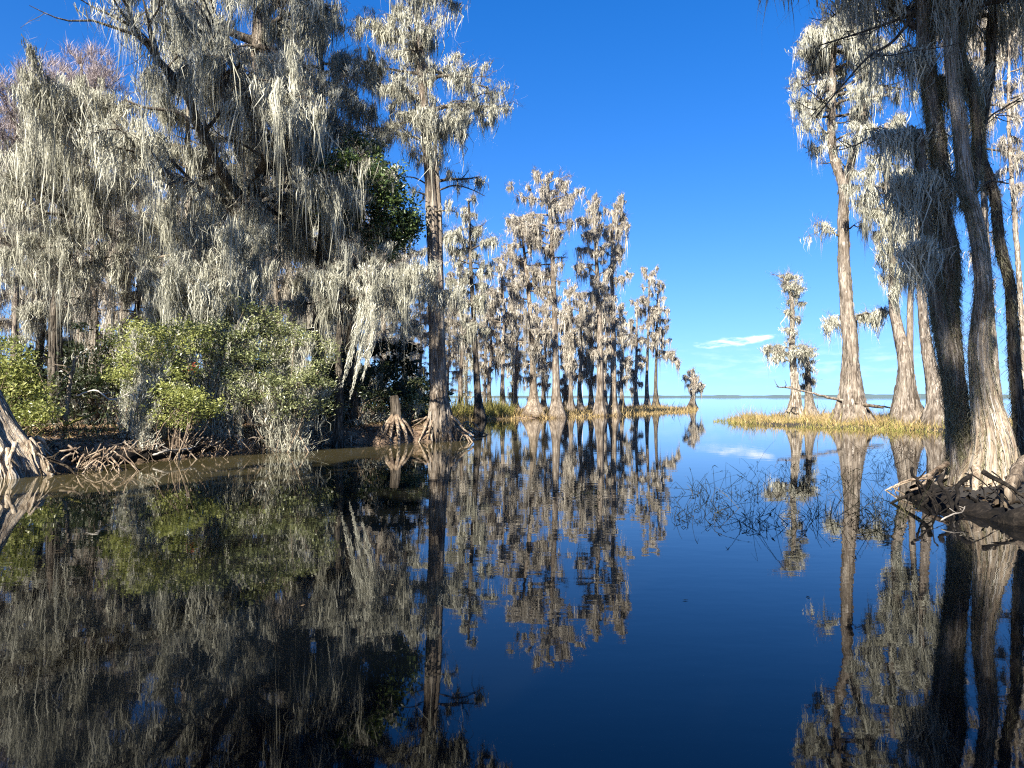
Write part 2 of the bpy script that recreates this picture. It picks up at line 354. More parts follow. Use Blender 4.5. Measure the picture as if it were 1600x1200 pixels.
def trunk_mesh(acc, path, r, base_r, hf, sides, rng, flute=.3, rows=46, tip=.35, knob=.05):
    p = spline(path, rows * 3); z0 = p[0, 2]
    u = np.linspace(0, 1, rows) ** 1.7; p = np.stack([np.interp(u, np.linspace(0, 1, len(p)), p[:, k]) for k in range(3)], -1)
    d = np.concatenate([[0], np.cumsum(np.linalg.norm(np.diff(p, axis=0), axis=1))]); T = d[-1]
    rad = r * (1 - (1 - tip) * (d / T) ** 1.2) + (base_r - r) * np.exp(-(d / hf) ** 1.25)
    nl = rng.integers(6, 10); ph = rng.uniform(0, 6.28, 4); k2 = nl * 2 + rng.integers(1, 5)
    def fl(th, m):
        amp = flute * np.exp(-d / (hf * 1.6)) + .085
        rid = np.abs(np.cos(.5 * nl * th + ph[0] + .4 * np.sin(2 * th + ph[1]))) ** .7 - .5
        g = amp[:, None] * (rid[None, :] * 1.3 + .35 * np.cos(k2 * th + ph[2])[None, :])
        if sides >= 40:
            for kk, am in ((13, .035), (21, .03), (31, .02)):
                g = g + am * np.sin(kk * th[None, :] + 1.3 * np.sin(d[:, None] * (1.1 + kk * .05) + kk) + kk) * (.6 + .4 * np.sin(d[:, None] * 1.9 + kk * th[None, :] * .3))
        g = g + knob * np.sin(d[:, None] * 2.1 + 3 * np.sin(th)[None, :] + ph[3]) + .04 * np.cos(3 * th + ph[1])[None, :]
        return 1 + g
    tube(acc, p, rad, sides, fl)
    return p, rad

def root_path(p0, az, length, drop, rng, step=.13):
    n = max(5, int(length / step)); t = np.linspace(0, 1, n); az = az + np.cumsum(rng.normal(0, .3, n))
    xy = np.cumsum(np.stack([np.cos(az), np.sin(az)], -1) * length / n, 0)
    z = -drop * (t ** rng.uniform(.6, 1.6)) + .07 * np.sin(t * rng.uniform(4, 9) + rng.uniform(0, 6)) * length * .5 * np.sin(np.pi * t)
    return p0 + np.concatenate([xy, z[:, None]], 1)
def roots_mesh(acc, c, r, n, rng, length=(.6, 1.8), drop=.7, top=.35, az=None, thick=(.025, .08), sides=6):
    for _ in range(n):
        a = rng.uniform(0, 6.28) if az is None else rng.uniform(*az)
        q = c + np.array([math.cos(a) * r * .8, math.sin(a) * r * .8, rng.uniform(.1, 1) * top])
        pts = root_path(q, a, rng.uniform(*length), drop * rng.uniform(.7, 1.3), rng); r0 = rng.uniform(*thick)
        tube(acc, pts, np.linspace(r0, r0 * .35, len(pts)), sides)
        if rng.uniform() < .6:
            i = len(pts) // 2; q2 = root_path(pts[i], a + rng.normal(0, .8), rng.uniform(*length) * .5, drop * .6, rng)
            tube(acc, q2, np.linspace(r0 * .6, r0 * .2, len(q2)), 5)

def cypress(name, label, d, path, r, base_r, profile=None, n_limbs=16, n_moss=9000, L=.9, hf=.9, seed=1, group=None, cat='tree', flute=.3, sides=None,
            stems=(), limbs=(), bare=(), bark='bark', moss='moss', wpx=.56, W=None, roots=0, root_kw=None, shag=0, tip=.3, frizz=.2, limb_r=.07, twigs=1.0, base_z=None,
            kids=5, el=(-.1, .55), spread=.16, fol=None, limb_parts=True, per=26, long_tail=.35, knob=.05):
    rng = np.random.default_rng(seed); P3 = []
    for q in path:
        w = at(q[0], q[1], d + (q[2] if len(q) > 2 else 0)); P3.append(w)
    P3 = np.array(P3)
    gz = float(land_z(P3[0, 0], P3[0, 1])) if base_z is None else base_z
    P3[0, 2] = min(P3[0, 2], gz) - .25
    org = np.array([P3[0, 0], P3[0, 1], max(gz, 0)])
    P3[1:, 1] += rng.normal(0, .02 * d * .25, len(P3) - 1)
    root = empty(name, org, label, cat, group)
    ppx = d / 705.0; W = W or wpx * ppx
    ppx0 = d / 705.0; ta = Acc(); sides = sides or (96 if d < 16 else 56 if d < 30 else (26 if d < 70 else 16))
    tp, tr = trunk_mesh(ta, P3, r, base_r, hf, sides, rng, flute, tip=tip, knob=knob, rows=(150 if d < 16 else 80) if d < 30 else 46)
    ta.build('trunk', M[bark], root, org)
    if d < 50:
        rv = ta.v[0].reshape(len(tp), sides, 3).astype(float); na = int(np.clip(2600 if d < 16 else 1500, 0, 9999)); ba_ = Acc()
        i0 = (rng.uniform(0, 1, na) ** 1.3 * (len(tp) - 2)).astype(int) + 1; j0 = rng.integers(0, sides, na); cen = tp[i0]
        pp = rv[i0, j0]; outw = pp - cen; outw[:, 2] = 0; outw /= np.linalg.norm(outw, axis=1)[:, None] + 1e-9
        dn = rv[np.maximum(i0 - 3, 0), j0] - pp; dn /= np.linalg.norm(dn, axis=1)[:, None] + 1e-9; dn = dn + outw * rng.uniform(-.01, .05, (na, 1))
        strands(ba_, pp + outw * .004, rng.uniform(.15, .7, na), np.minimum(rng.uniform(.4, 1.4, na) * ppx0 * 1.1, .09), rng, seg=4, dirv=dn, wob=.015, yaw=np.arctan2(outw[:, 1], outw[:, 0]) + np.pi / 2 + rng.normal(0, .35, na))
        ba_.build('bark_strips', M['strip_dark' if bark == 'bark_dark' else 'strip_pale' if bark in ('bark_pale', 'bark_foot') else 'strip'], root, org, smooth=False)
    shag_paths = [(tp[8:], tr[8:], 0)]
    for st in stems:
        sa = Acc(); sp = np.array([at(q[0], q[1], d + (q[2] if len(q) > 2 else 0)) for q in st['p']])
        sp, sr = trunk_mesh(sa, sp, st['r'], st.get('b', st['r']), st.get('hf', .6), max(10, sides // 2), rng, st.get('flute', .1), tip=st.get('tip', .35))
        sa.build('stem', M[st.get('bark', bark)], root, org); shag_paths.append((sp, sr, 0))
    paths, groups = [], []
    order = np.argsort(tp[:, 2]); tz = tp[order, 2]
    def on_trunk(z): return np.array([np.interp(z, tz, tp[order, 0]), np.interp(z, tz, tp[order, 1]), z]), float(np.interp(z, tz, tr[order]))
    if profile is not None:
        pr = np.array(profile, float); pr = pr[np.argsort(pr[:, 0])]
        yy = np.linspace(pr[0, 0], pr[-1, 0], 200); ll = np.interp(yy, pr[:, 0], pr[:, 1]); rr_ = np.interp(yy, pr[:, 0], pr[:, 2])
        cdf = np.cumsum((ll + rr_) ** .8); cdf /= cdf[-1]; m_per = d / F
        for i in range(n_limbs):
            k = int(np.searchsorted(cdf, (i + rng.uniform(.1, .9)) / n_limbs)); k = min(k, 199)
            az = i * 2.39996 + rng.normal(0, .35); c, s = math.cos(az), math.sin(az)
            ex = (rr_[k] if c > 0 else ll[k]) * m_per; mm = .8 * .5 * (rr_[k] + ll[k]) * m_per
            ln = max(.35, math.hypot(ex * c, mm * s) * rng.uniform(.72, 1.05))
            top = yy[k] < pr[0, 0] + .12 * (pr[-1, 0] - pr[0, 0])
            e = rng.uniform(.4, 1.1) if top else rng.uniform(*el)
            z = H + (HOR - yy[k]) * m_per - ln * math.sin(e) * .45
            z = min(z, tz[-1] - .05); p0, rt = on_trunk(z)
            pts, _, _ = wander(p0, az, e, ln, rng, .35 if d < 40 else .5, .2, -.03)
            g = grow_limb(pts, min(limb_r * (.5 + ln / 3.5), rt * .7), rng, twigs, kids); groups.append(g); paths += g
    for lb in limbs:
        pts = np.array([at(q[0], q[1], d + (q[2] if len(q) > 2 else 0)) for q in lb['p']]); pts = spline(pts, max(5, len(pts) * 4))
        pts[1:-1] += rng.normal(0, .04, (len(pts) - 2, 3))
        g = grow_limb(pts, lb.get('r', .09), rng, lb.get('twigs', twigs), lb.get('kids', kids)); groups.append(g)
        paths += g * lb.get('moss', 1)
    for lb in bare:
        pts = np.array([at(q[0], q[1], d + (q[2] if len(q) > 2 else 0)) for q in lb['p']]); pts = spline(pts, max(5, len(pts) * 4))
        groups.append(grow_limb(pts, lb.get('r', .05), rng, .7, lb.get('kids', 3)))
    one = Acc()
    for g in groups:
        la = Acc() if limb_parts else one
        for pts, rad, lv in g: tube(la, pts, rad, (7, 5, 3)[lv] if d < 40 else (5, 4, 3)[lv])
        if limb_parts: la.build('limb', M['bark_dark' if d < 45 and bark != 'bark_pale' else bark], root, org)
    if not limb_parts and groups: tube(one, tp, tr * .4, 4); one.build('branches', M[bark], root, org)
    if n_moss and paths:
        fine = [p for p in paths if p[2] > 0] or paths
        tw = Acc(); nt_ = 0 if d < 16 else int(n_moss * .22); sel = rng.integers(0, len(fine), nt_)
        tp_ = np.array([fine[k][0][rng.integers(len(fine[k][0]) // 2, len(fine[k][0]))] for k in sel]).reshape(-1, 3)
        dv = rng.normal(0, .7, (nt_, 3)) + np.array([0, 0, .15]); dv /= np.linalg.norm(dv, axis=1)[:, None]
        strands(tw, tp_, rng.uniform(.15, .6, nt_) * min(1.4, .6 + d / 60), np.full(nt_, W * .42), rng, seg=3, dirv=dv, wob=.15)
        if nt_: tw.build('twigs', M['cytwig'], root, org, smooth=False)
        ma = Acc(); moss_on(ma, paths, int(n_moss * (1.75 if d < 35 else 1.05)), L, W, rng, frizz=.06 if d < 16 else frizz, spread=spread, per=per, long_tail=long_tail); ma.build('moss', M[moss], root, org, smooth=False)
    if shag:
        sa = Acc(); n = shag
        per = [len(q[0]) for q in shag_paths]; which = rng.choice(len(shag_paths), n, p=np.array(per) / sum(per))
        Pp, Dv, Tn = [], [], []
        for k, (sp, sr, _) in enumerate(shag_paths):
            m = int((which == k).sum()); q = rng.uniform(.02, .99, m) * (len(sp) - 1); i = q.astype(int); f = (q - i)[:, None]
            pt = sp[i] * (1 - f) + sp[np.minimum(i + 1, len(sp) - 1)] * f; th = rng.uniform(0, 6.28, m); rr = sr[i]
            o = np.stack([np.cos(th), np.sin(th), np.zeros(m)], -1); Pp.append(pt + o * (rr * .98)[:, None]); Dv.append(o)
        Pp = np.concatenate(Pp); Dv = np.concatenate(Dv)
        keep = np.sin(Pp[:, 2] * 1.7 + 2 * np.arctan2(Dv[:, 1], Dv[:, 0]) + seed) + rng.normal(0, .5, len(Pp)) > -.25
        Pp, Dv = Pp[keep], Dv[keep]; m = len(Pp)
        dv = Dv * rng.uniform(.02, .33, (m, 1)) + np.array([0, 0, -1.0]); dv /= np.linalg.norm(dv, axis=1)[:, None]
        strands(sa, Pp, rng.uniform(.08, .28, m), W * rng.uniform(.2, .55, m), rng, seg=3, dirv=dv, wob=.2)
        sa.build('moss', M['moss_shag'], root, org, smooth=False)
    if roots:
        ra = Acc(); kw = dict(length=(.6, 1.7), drop=gz + .35, top=.5); kw.update(root_kw or {})
        roots_mesh(ra, org, base_r * .8, roots, rng, **kw); ra.build('roots', M['root' if bark not in ('bark_pale', 'bark_foot') else bark], root, org)
    if fol: fol(root, org, rng, paths)
    return root

def copy_tree(src, loc, rz, sc, label, group):
    r = src.copy(); COL.objects.link(r); r.location = loc; r.rotation_euler = (0, 0, rz); r.scale = (sc * .97, sc * .97, sc)
    r['label'] = label; r['group'] = group or ''
    for ch in list(src.children):
        c = ch.copy(); COL.objects.link(c); c.parent = r
    return r

# ---- mid-distance cypresses on the grassy point
cypress('cypress_tree', 'tall cypress on the muddy point with doubled trunk and rooty flared base', 27.6,
    [(690, 684), (687, 640), (682, 570), (679, 500), (677, 400), (672, 290), (664, 190), (656, 90), (650, 0), (645, -110), (640, -190)], .275, .68,
    [(440, 15, 22), (400, 12, 16), (275, 40, 70), (240, 60, 120), (200, 70, 170), (160, 90, 150), (120, 95, 150), (90, 95, 140), (40, 85, 95), (-50, 80, 95), (-190, 30, 30)],
    n_limbs=34, n_moss=21000, L=.95, hf=1.1, seed=11, roots=34, root_kw=dict(length=(.7, 2.0), drop=.75, top=.7),
    stems=[dict(p=[(694, 640), (690, 540), (688, 440), (686, 330), (680, 240), (676, 150)], r=.15, b=.18)],
    limbs=[dict(p=[(672, 462), (690, 452), (705, 462), (712, 470)], r=.05, moss=2), dict(p=[(676, 455), (665, 448), (655, 452)], r=.04),
           dict(p=[(660, 150), (615, 140), (590, 125), (568, 110)], r=.06), dict(p=[(660, 85), (625, 60), (596, 45), (580, 25)], r=.06)],
    bare=[dict(p=[(672, 290), (650, 277), (632, 275), (612, 282)], r=.035), dict(p=[(684, 296), (710, 288), (735, 294), (758, 305)], r=.04)])
cypress('cypress_tree', 'dark slender leaning cypress with black flared foot standing in the water', 52,
    [(752, 661), (747, 620), (743, 560), (739, 480), (735, 410), (733, 345), (732, 312)], .24, .62,
    [(306, 20, 18), (330, 38, 26), (365, 46, 42), (385, 42, 45), (415, 40, 40), (470, 40, 35), (530, 30, 25)], n_limbs=26, n_moss=11000, L=1.35, hf=1.3, seed=12, bark='bark_dark')
cypress('cypress_tree', 'pale cone-footed cypress with moss low on its trunk on the grassy point', 57,
    [(834, 646), (834, 600), (830, 520), (826, 450), (820, 400), (814, 345)], .25, .95,
    [(338, 28, 28), (370, 42, 40), (400, 44, 42), (450, 50, 42), (500, 45, 35), (560, 40, 28), (600, 20, 15)], n_limbs=28, n_moss=11000, L=1.35, hf=1.2, seed=13, moss='moss_far', bark='bark_pale')
cypress('cypress_tree', 'tallest cypress of the grassy point with a broad crown over a long reddish trunk', 57,
    [(870, 652), (869, 600), (867, 520), (864, 440), (861, 370), (858, 320), (857, 278)], .3, .85,
    [(272, 34, 36), (292, 52, 46), (330, 66, 44), (370, 70, 38), (410, 55, 28), (450, 40, 20), (500, 22, 14)], n_limbs=32, n_moss=14000, L=1.4, hf=1.3, seed=14, moss='moss_far')
cypress('cypress_tree', 'straight cypress with dark hooked limb and mossy shoulders, pair with a paler one', 62,
    [(937, 648), (937, 590), (937, 520), (935, 450), (931, 380), (928, 316)], .3, .75,
    [(308, 24, 22), (340, 36, 26), (390, 32, 25), (440, 32, 18), (490, 26, 16), (560, 18, 10)], n_limbs=26, n_moss=10000, L=1.35, hf=1.2, seed=15, moss='moss_far',
    bare=[dict(p=[(934, 430), (922, 418), (908, 420), (902, 435)], r=.08)])
cypress('cypress_tree', 'paler cypress beside the straight one, its top spreading over open sky', 64,
    [(958, 648), (958, 590), (959, 500), (957, 430), (958, 380), (961, 325)], .27, .8,
    [(318, 24, 30), (350, 24, 38), (390, 18, 34), (430, 15, 28), (480, 16, 26), (540, 14, 18), (590, 10, 12)], n_limbs=26, n_moss=9500, L=1.3, hf=1.1, seed=16, moss='moss_far', bark='bark_pale')
for (x, d, top, w, lab, sd) in [(907, 70, 452, 26, 'short dark-limbed cypress filling the gap left of the straight pair', 17), (924, 72, 470, 16, 'thin pale cypress half hidden behind the straight cypress', 18),
                                (786, 68, 392, 34, 'mossy cypress rising between the dark slender one and the cone-footed one', 19), (893, 74, 440, 22, 'narrow mossy cypress just behind the tallest reddish trunk', 20),
                                (806, 76, 430, 16, 'very thin cypress standing between the cone-footed one and its left neighbour', 27), (884, 82, 480, 12, 'thread-thin far cypress just past the tallest trunk', 28),
                                (946, 80, 430, 14, 'thin far cypress showing between the straight pair', 29), (720, 66, 400, 26, 'mossy cypress just beyond the tall doubled one', 30), (972, 84, 470, 12, 'slight far cypress at the outer side of the straight pair', 39),
                                (765, 72, 440, 30, 'low mossy cypress close behind the dark slender one', 21), (850, 78, 470, 22, 'small mossy cypress in the gap before the tallest trunk', 22)]:
    gp = HOR + F * H / d - 1
    cypress('cypress_tree', lab, d, [(x, gp), (x - 1, gp - 50), (x + 2, .5 * (gp + top)), (x - 3, top + 5)], .2, .6,
        [(top, w * .6, w * .6), (top + 25, w * .9, w * .9), (top + 70, w, w), (top + 130, w * .8, w * .8), (590, 8, 8)], n_limbs=20, n_moss=6000, L=1.5, hf=1.0, seed=sd, moss='moss_far', limb_parts=True)
for (x, d, top, lab, sd, pr, bk) in [
    (994, 90, 462, 'shorter thin cypress at the outer end of the point, beside two taller ones', 23, [(462, 14, 14), (500, 16, 15), (540, 18, 12), (575, 16, 12), (610, 10, 10)], 'bark_pale'),
    (1012, 91, 424, 'highest cypress of the outer trio, rounded mossy top', 24, [(422, 18, 20), (440, 22, 25), (475, 16, 24), (520, 14, 20), (560, 10, 10)], 'bark'),
    (1025, 92, 455, 'outermost cypress of the trio with one limb reaching over the lake', 25, [(455, 14, 18), (490, 16, 24), (530, 10, 28), (560, 6, 12)], 'bark_dark')]:
    gp = HOR + F * H / d - 1
    cypress('cypress_tree', lab, d, [(x, gp), (x, gp - 40), (x + 1, .5 * (gp + top)), (x + 2, top + 4)], .22, .6, pr, n_limbs=18, n_moss=5000, L=1.6, hf=1.3, seed=sd, moss='moss_far', bark=bk,
        limbs=[dict(p=[(1026, 560), (1038, 556), (1048, 554), (1058, 560)], r=.1, moss=2)] if sd == 25 else [])
cypress('cypress_tree', 'tiny lone cypress standing out in the lake beyond the point', 104, [(1080, 640), (1080, 620), (1082, 600), (1081, 578)], .3, 1.0,
    [(576, 4, 5), (592, 11, 12), (605, 15, 15), (613, 18, 17)], n_limbs=16, n_moss=3500, L=1.2, hf=1.2, seed=26, moss='moss_far', bark='bark_pale', base_z=-.1)

# ---- cypresses of the islet
cypress('cypress_tree', 'slim cypress on the golden islet with two separate tufts of moss', 47, [(1242, 660), (1242, 610), (1239, 550), (1240, 500), (1235, 460), (1227, 432)], .25, .78,
    [(424, 12, 14), (436, 22, 20), (450, 10, 20), (462, 5, 14), (475, 4, 9), (500, 2, 5), (530, 3, 6), (541, 24, 28), (553, 42, 32), (562, 38, 32)], n_limbs=34, n_moss=8000, L=.6, hf=1.1, seed=31, shag=2500, bark='bark_pale')
cypress('cypress_tree', 'short moss-wrapped cypress leaning close behind the slim islet cypress', 48.5, [(1268, 660), (1266, 620), (1264, 580), (1260, 540)], .26, .75,
    [(542, 4, 6), (560, 9, 11), (590, 8, 10), (605, 6, 6)], n_limbs=10, n_moss=1600, L=.7, hf=.8, seed=32, shag=1500)
cypress('cypress_tree', 'big pale cypress on the islet, swollen foot and forked top under heavy moss', 42, [(1333, 668), (1331, 620), (1328, 540), (1324, 450), (1320, 360), (1316, 290), (1306, 230), (1304, 150), (1310, 60)], .44, 1.35,
    [(-110, 40, 80), (-20, 55, 115), (60, 64, 130), (120, 64, 120), (180, 62, 100), (225, 52, 70), (255, 30, 45)], n_limbs=52, n_moss=28000, L=1.4, hf=1.7, seed=33, bark='bark', flute=.42, shag=5000, tip=.3, knob=.09,
    stems=[dict(p=[(1318, 300), (1332, 255), (1350, 190), (1362, 110), (1366, 20), (1370, -80)], r=.24, bark='bark')],
    limbs=[dict(p=[(1318, 372), (1300, 355), (1288, 356), (1280, 362)], r=.07, moss=2), dict(p=[(1322, 362), (1340, 352), (1362, 356)], r=.06), dict(p=[(1326, 512), (1345, 492), (1362, 490), (1374, 496)], r=.08, moss=3),
           dict(p=[(1322, 520), (1308, 505), (1295, 510)], r=.06, moss=2)])
cypress('cypress_tree', 'cypress with bell-shaped grey foot joined to a twin, dark moss above', 39, [(1420, 668), (1416, 625), (1410, 560), (1406, 480), (1400, 390), (1392, 300), (1388, 190)], .33, 1.12,
    [(185, 36, 40), (225, 46, 46), (260, 50, 48), (310, 42, 48), (370, 34, 50), (420, 30, 40), (450, 18, 30)], n_limbs=32, n_moss=13000, L=1.7, hf=1.7, seed=34, flute=.22,
    stems=[dict(p=[(1424, 640), (1422, 560), (1424, 470), (1430, 380), (1436, 280)], r=.2, b=.5, bark='bark')])
cypress('cypress_tree', 'wide-footed twin of the bell-footed cypress, leaning toward it', 37.5, [(1468, 668), (1464, 630), (1456, 570), (1448, 500), (1442, 420), (1440, 330), (1446, 220)], .3, 1.05,
    [(180, 30, 30), (240, 40, 40), (320, 35, 45), (420, 22, 34)], n_limbs=20, n_moss=8000, L=1.6, hf=1.6, seed=35, flute=.22)
cypress('cypress_tree', 'far cypress crown seen behind the moss-shagged near trunks', 44, [(1552, 668), (1550, 600), (1545, 450), (1540, 300), (1540, 60)], .28, .8,
    [(-150, 50, 50), (-40, 70, 80), (40, 80, 90), (110, 55, 80), (170, 30, 70), (520, 14, 14)], n_limbs=30, n_moss=13000, L=1.4, hf=1.2, seed=36, moss='moss_far')
cypress('cypress_tree', 'thin pale cypress at the edge of the view behind the near trunks', 36, [(1612, 668), (1604, 560), (1592, 420), (1582, 310), (1584, 180), (1590, 20)], .14, .4,
    [(-140, 60, 60), (-40, 60, 80), (60, 40, 80), (150, 30, 60), (240, 22, 40), (330, 18, 30)], n_limbs=30, n_moss=11000, L=1.2, hf=.8, seed=37, moss='moss_far', bark='bark_pale')

# ---- near cypresses, bank on the right side
cypress('cypress_tree', 'near cypress coated in shaggy moss, leaning out over the reeds', 12.6, [(1514, 792), (1508, 735), (1502, 680), (1491, 590), (1486, 480), (1483, 400), (1478, 320), (1471, 240), (1457, 150), (1446, 50), (1440, -180), (1432, -420)], .15, .54,
    [(-520, 120, 160), (-420, 240, 260), (-300, 280, 330), (-180, 180, 330), (-90, 90, 330), (40, 60, 120)], n_limbs=32, n_moss=30000, L=1.0, long_tail=0, hf=.9, seed=41, shag=75000, tip=.55, W=.017, roots=7, flute=.25,
    stems=[dict(p=[(1500, 680), (1486, 590), (1470, 490), (1456, 400), (1446, 310), (1440, 200)], r=.16, b=.17, tip=.45)],
    bare=[dict(p=[(1438, 10), (1410, 24), (1372, 38), (1330, 52), (1285, 66)], r=.03, kids=4), dict(p=[(1437, 14), (1400, 60), (1362, 84), (1320, 130), (1278, 180)], r=.03, kids=4), dict(p=[(1448, 210), (1420, 200), (1380, 205), (1340, 225)], r=.02, kids=3)],
    limbs=[dict(p=[(1450, 215), (1432, 198), (1412, 204)], r=.04, moss=2, twigs=.6), dict(p=[(1446, 300), (1428, 285), (1408, 295)], r=.04, moss=3), dict(p=[(1458, 330), (1466, 300), (1472, 290)], r=.03, moss=3), dict(p=[(1455, 400, -.3), (1440, 388, -.4), (1424, 395, -.5)], r=.03, moss=3), dict(p=[(1452, 130), (1466, 120), (1480, 118)], r=.03, moss=3), dict(p=[(1448, 80), (1428, 66), (1410, 74)], r=.03, moss=2), dict(p=[(1437, 40), (1420, 10), (1396, -30), (1350, -60)], r=.05)], bark='bark')
cypress('cypress_tree', 'near cypress with broad sunlit bulging foot and dark upper trunk', 12.1, [(1546, 800), (1546, 752), (1545, 690), (1541, 620), (1535, 540), (1531, 450), (1525, 360), (1514, 280), (1503, 190), (1494, 90), (1490, -80), (1486, -260), (1480, -520)], .125, .62,
    [(-600, 140, 160), (-500, 280, 300), (-380, 320, 380), (-240, 280, 420), (-140, 180, 420), (10, 60, 150)], n_limbs=36, n_moss=32000, L=1.0, long_tail=0, hf=1.25, seed=42, shag=30000, tip=.6, W=.017, roots=9, flute=.3, root_kw=dict(length=(.6, 1.6), drop=.7, top=.4),
    stems=[dict(p=[(1512, 320), (1528, 260), (1532, 190), (1524, 130), (1508, 80), (1512, 20), (1520, -80)], r=.085, tip=.6, bark='bark_dark')], knob=.08,
    bare=[dict(p=[(1524, 250), (1540, 205), (1552, 180), (1575, 165), (1600, 150)], r=.02), dict(p=[(1530, 300), (1550, 282), (1580, 285)], r=.02)], bark='bark_foot')
cypress('cypress_tree', 'thin dark forked cypress beside the bulging-footed near trunk', 12.8, [(1600, 770), (1594, 690), (1588, 560), (1578, 450), (1562, 385), (1550, 310), (1540, 220), (1552, 120), (1560, 0), (1580, -200)], .085, .16,
    [(-220, 100, 100), (-120, 160, 160), (20, 50, 110)], n_limbs=10, n_moss=3500, L=.9, hf=.6, seed=43, shag=6000, W=.024, bark='bark_dark', tip=.6)

# ---- the dense left bank
cypress('cypress_tree', 'leaning grey cypress foot with ribbed flare and claw roots at the water edge', 15.3, [(18, 752), (10, 725), (-14, 670), (-42, 610), (-90, 520), (-170, 380), (-270, 200), (-350, 0), (-420, -220)], .42, .72,
    [(-260, 100, 100), (-120, 200, 200), (0, 210, 150)], n_limbs=9, n_moss=2500, L=1.1, hf=.75, seed=51, bark='bark_foot', flute=.5, W=.03, roots=20, root_kw=dict(length=(.3, .75), drop=.5, top=.3, thick=(.02, .065)),
    bare=[dict(p=[(40, 700), (75, 716), (105, 728), (120, 742)], r=.06, kids=1), dict(p=[(35, 712), (60, 728), (75, 735), (96, 740)], r=.045, kids=1)])
cypress('cypress_tree', 'huge dark-limbed cypress whose moss curtains top the bank', 25, [(374, 690), (374, 640), (376, 560), (380, 450), (386, 340), (393, 240), (398, 120), (402, 0), (404, -140), (404, -290)], .4, .7,
    [(-300, 40, 40), (-180, 140, 120), (-60, 200, 140), (20, 220, 150), (100, 220, 160), (170, 190, 190), (220, 170, 200), (270, 120, 150), (330, 90, 110), (400, 70, 70)],
    n_limbs=56, n_moss=42000, L=1.45, hf=.9, seed=52, bark='bark', limb_r=.1, kids=6, spread=.2,
    limbs=[dict(p=[(386, 330), (345, 262, -2), (312, 205, -3), (290, 150, -4), (245, 90, -5), (205, 45, -5.5), (185, -10, -6)], r=.2, moss=1, kids=8),
           dict(p=[(385, 340), (320, 300, -2), (270, 275, -3.5), (225, 245, -4), (190, 205, -4.5)], r=.16, moss=1, kids=8),
           dict(p=[(388, 300), (420, 230, -2), (440, 170, -3), (470, 120, -4)], r=.17, moss=1), dict(p=[(390, 260), (350, 160, -2), (335, 70, -3), (310, 10, -4)], r=.17, moss=1),
           dict(p=[(388, 320), (440, 290, -1), (500, 278, -2), (530, 270, -2)], r=.1, kids=4)])
cypress('cypress_tree', 'mossy cypress at the far edge of the view with drooping limb ends against the sky', 26, [(88, 690), (86, 600), (90, 480), (104, 360), (118, 260), (126, 170), (128, 130)], .24, .5,
    [(140, 18, 24), (180, 50, 50), (220, 100, 85), (260, 130, 100), (320, 120, 90), (420, 90, 80), (500, 50, 50)], n_limbs=36, n_moss=20000, L=1.5, hf=.7, seed=53, bark='bark_dark', spread=.2,
    limbs=[dict(p=[(120, 250), (150, 205, -2), (128, 182, -3), (105, 165, -3.5), (80, 138, -4)], r=.08, moss=2), dict(p=[(120, 260), (160, 200, -3), (160, 165, -4)], r=.06, moss=2)])
cypress('cypress_tree', 'slender pale trunk standing in the middle of the bank under moss', 23.5, [(284, 695), (284, 600), (285, 480), (284, 380), (288, 300), (292, 180), (300, 60)], .14, .3,
    [(40, 40, 40), (140, 70, 60), (240, 70, 60), (330, 70, 60), (420, 60, 60), (500, 40, 40)], n_limbs=26, n_moss=13000, L=1.2, hf=.6, seed=54, bark='bark_pale')
cypress('cypress_tree', 'low bank tree buried in long bright moss curtains', 23.3, [(352, 700), (356, 620), (352, 520), (346, 420), (350, 350), (356, 325)], .12, .28,
    [(318, 30, 40), (345, 70, 75), (380, 110, 85), (420, 145, 75), (460, 150, 80), (490, 90, 70)], n_limbs=30, n_moss=17000, L=1.7, hf=.5, seed=55, bark='bark_pale', spread=.2, limb_r=.05)
cypress('cypress_tree', 'dark-trunked cypress on the bank behind the dark green oak', 29, [(500, 690), (498, 560), (500, 420), (505, 280), (500, 150), (495, 40)], .28, .55,
    [(20, 40, 40), (80, 80, 90), (150, 90, 100), (220, 90, 90), (330, 80, 80), (430, 70, 70), (520, 40, 50)], n_limbs=36, n_moss=19000, L=1.5, hf=.7, seed=56, bark='bark_dark', spread=.2)
cypress('cypress_tree', 'bank tree with level limb trailing three long moss streamers', 24.2, [(528, 700), (530, 620), (528, 540), (532, 480), (540, 430), (548, 390)], .14, .3,
    [(385, 40, 60), (410, 50, 90), (440, 60, 110), (490, 40, 90)], n_limbs=18, n_moss=8500, L=1.0, hf=.5, seed=57, bark='bark_dark', limb_r=.05,
    limbs=[dict(p=[(532, 480), (560, 464, -1), (595, 455, -1.5), (640, 446, -1.5), (665, 436, -1.5)], r=.06, moss=1, kids=7)])

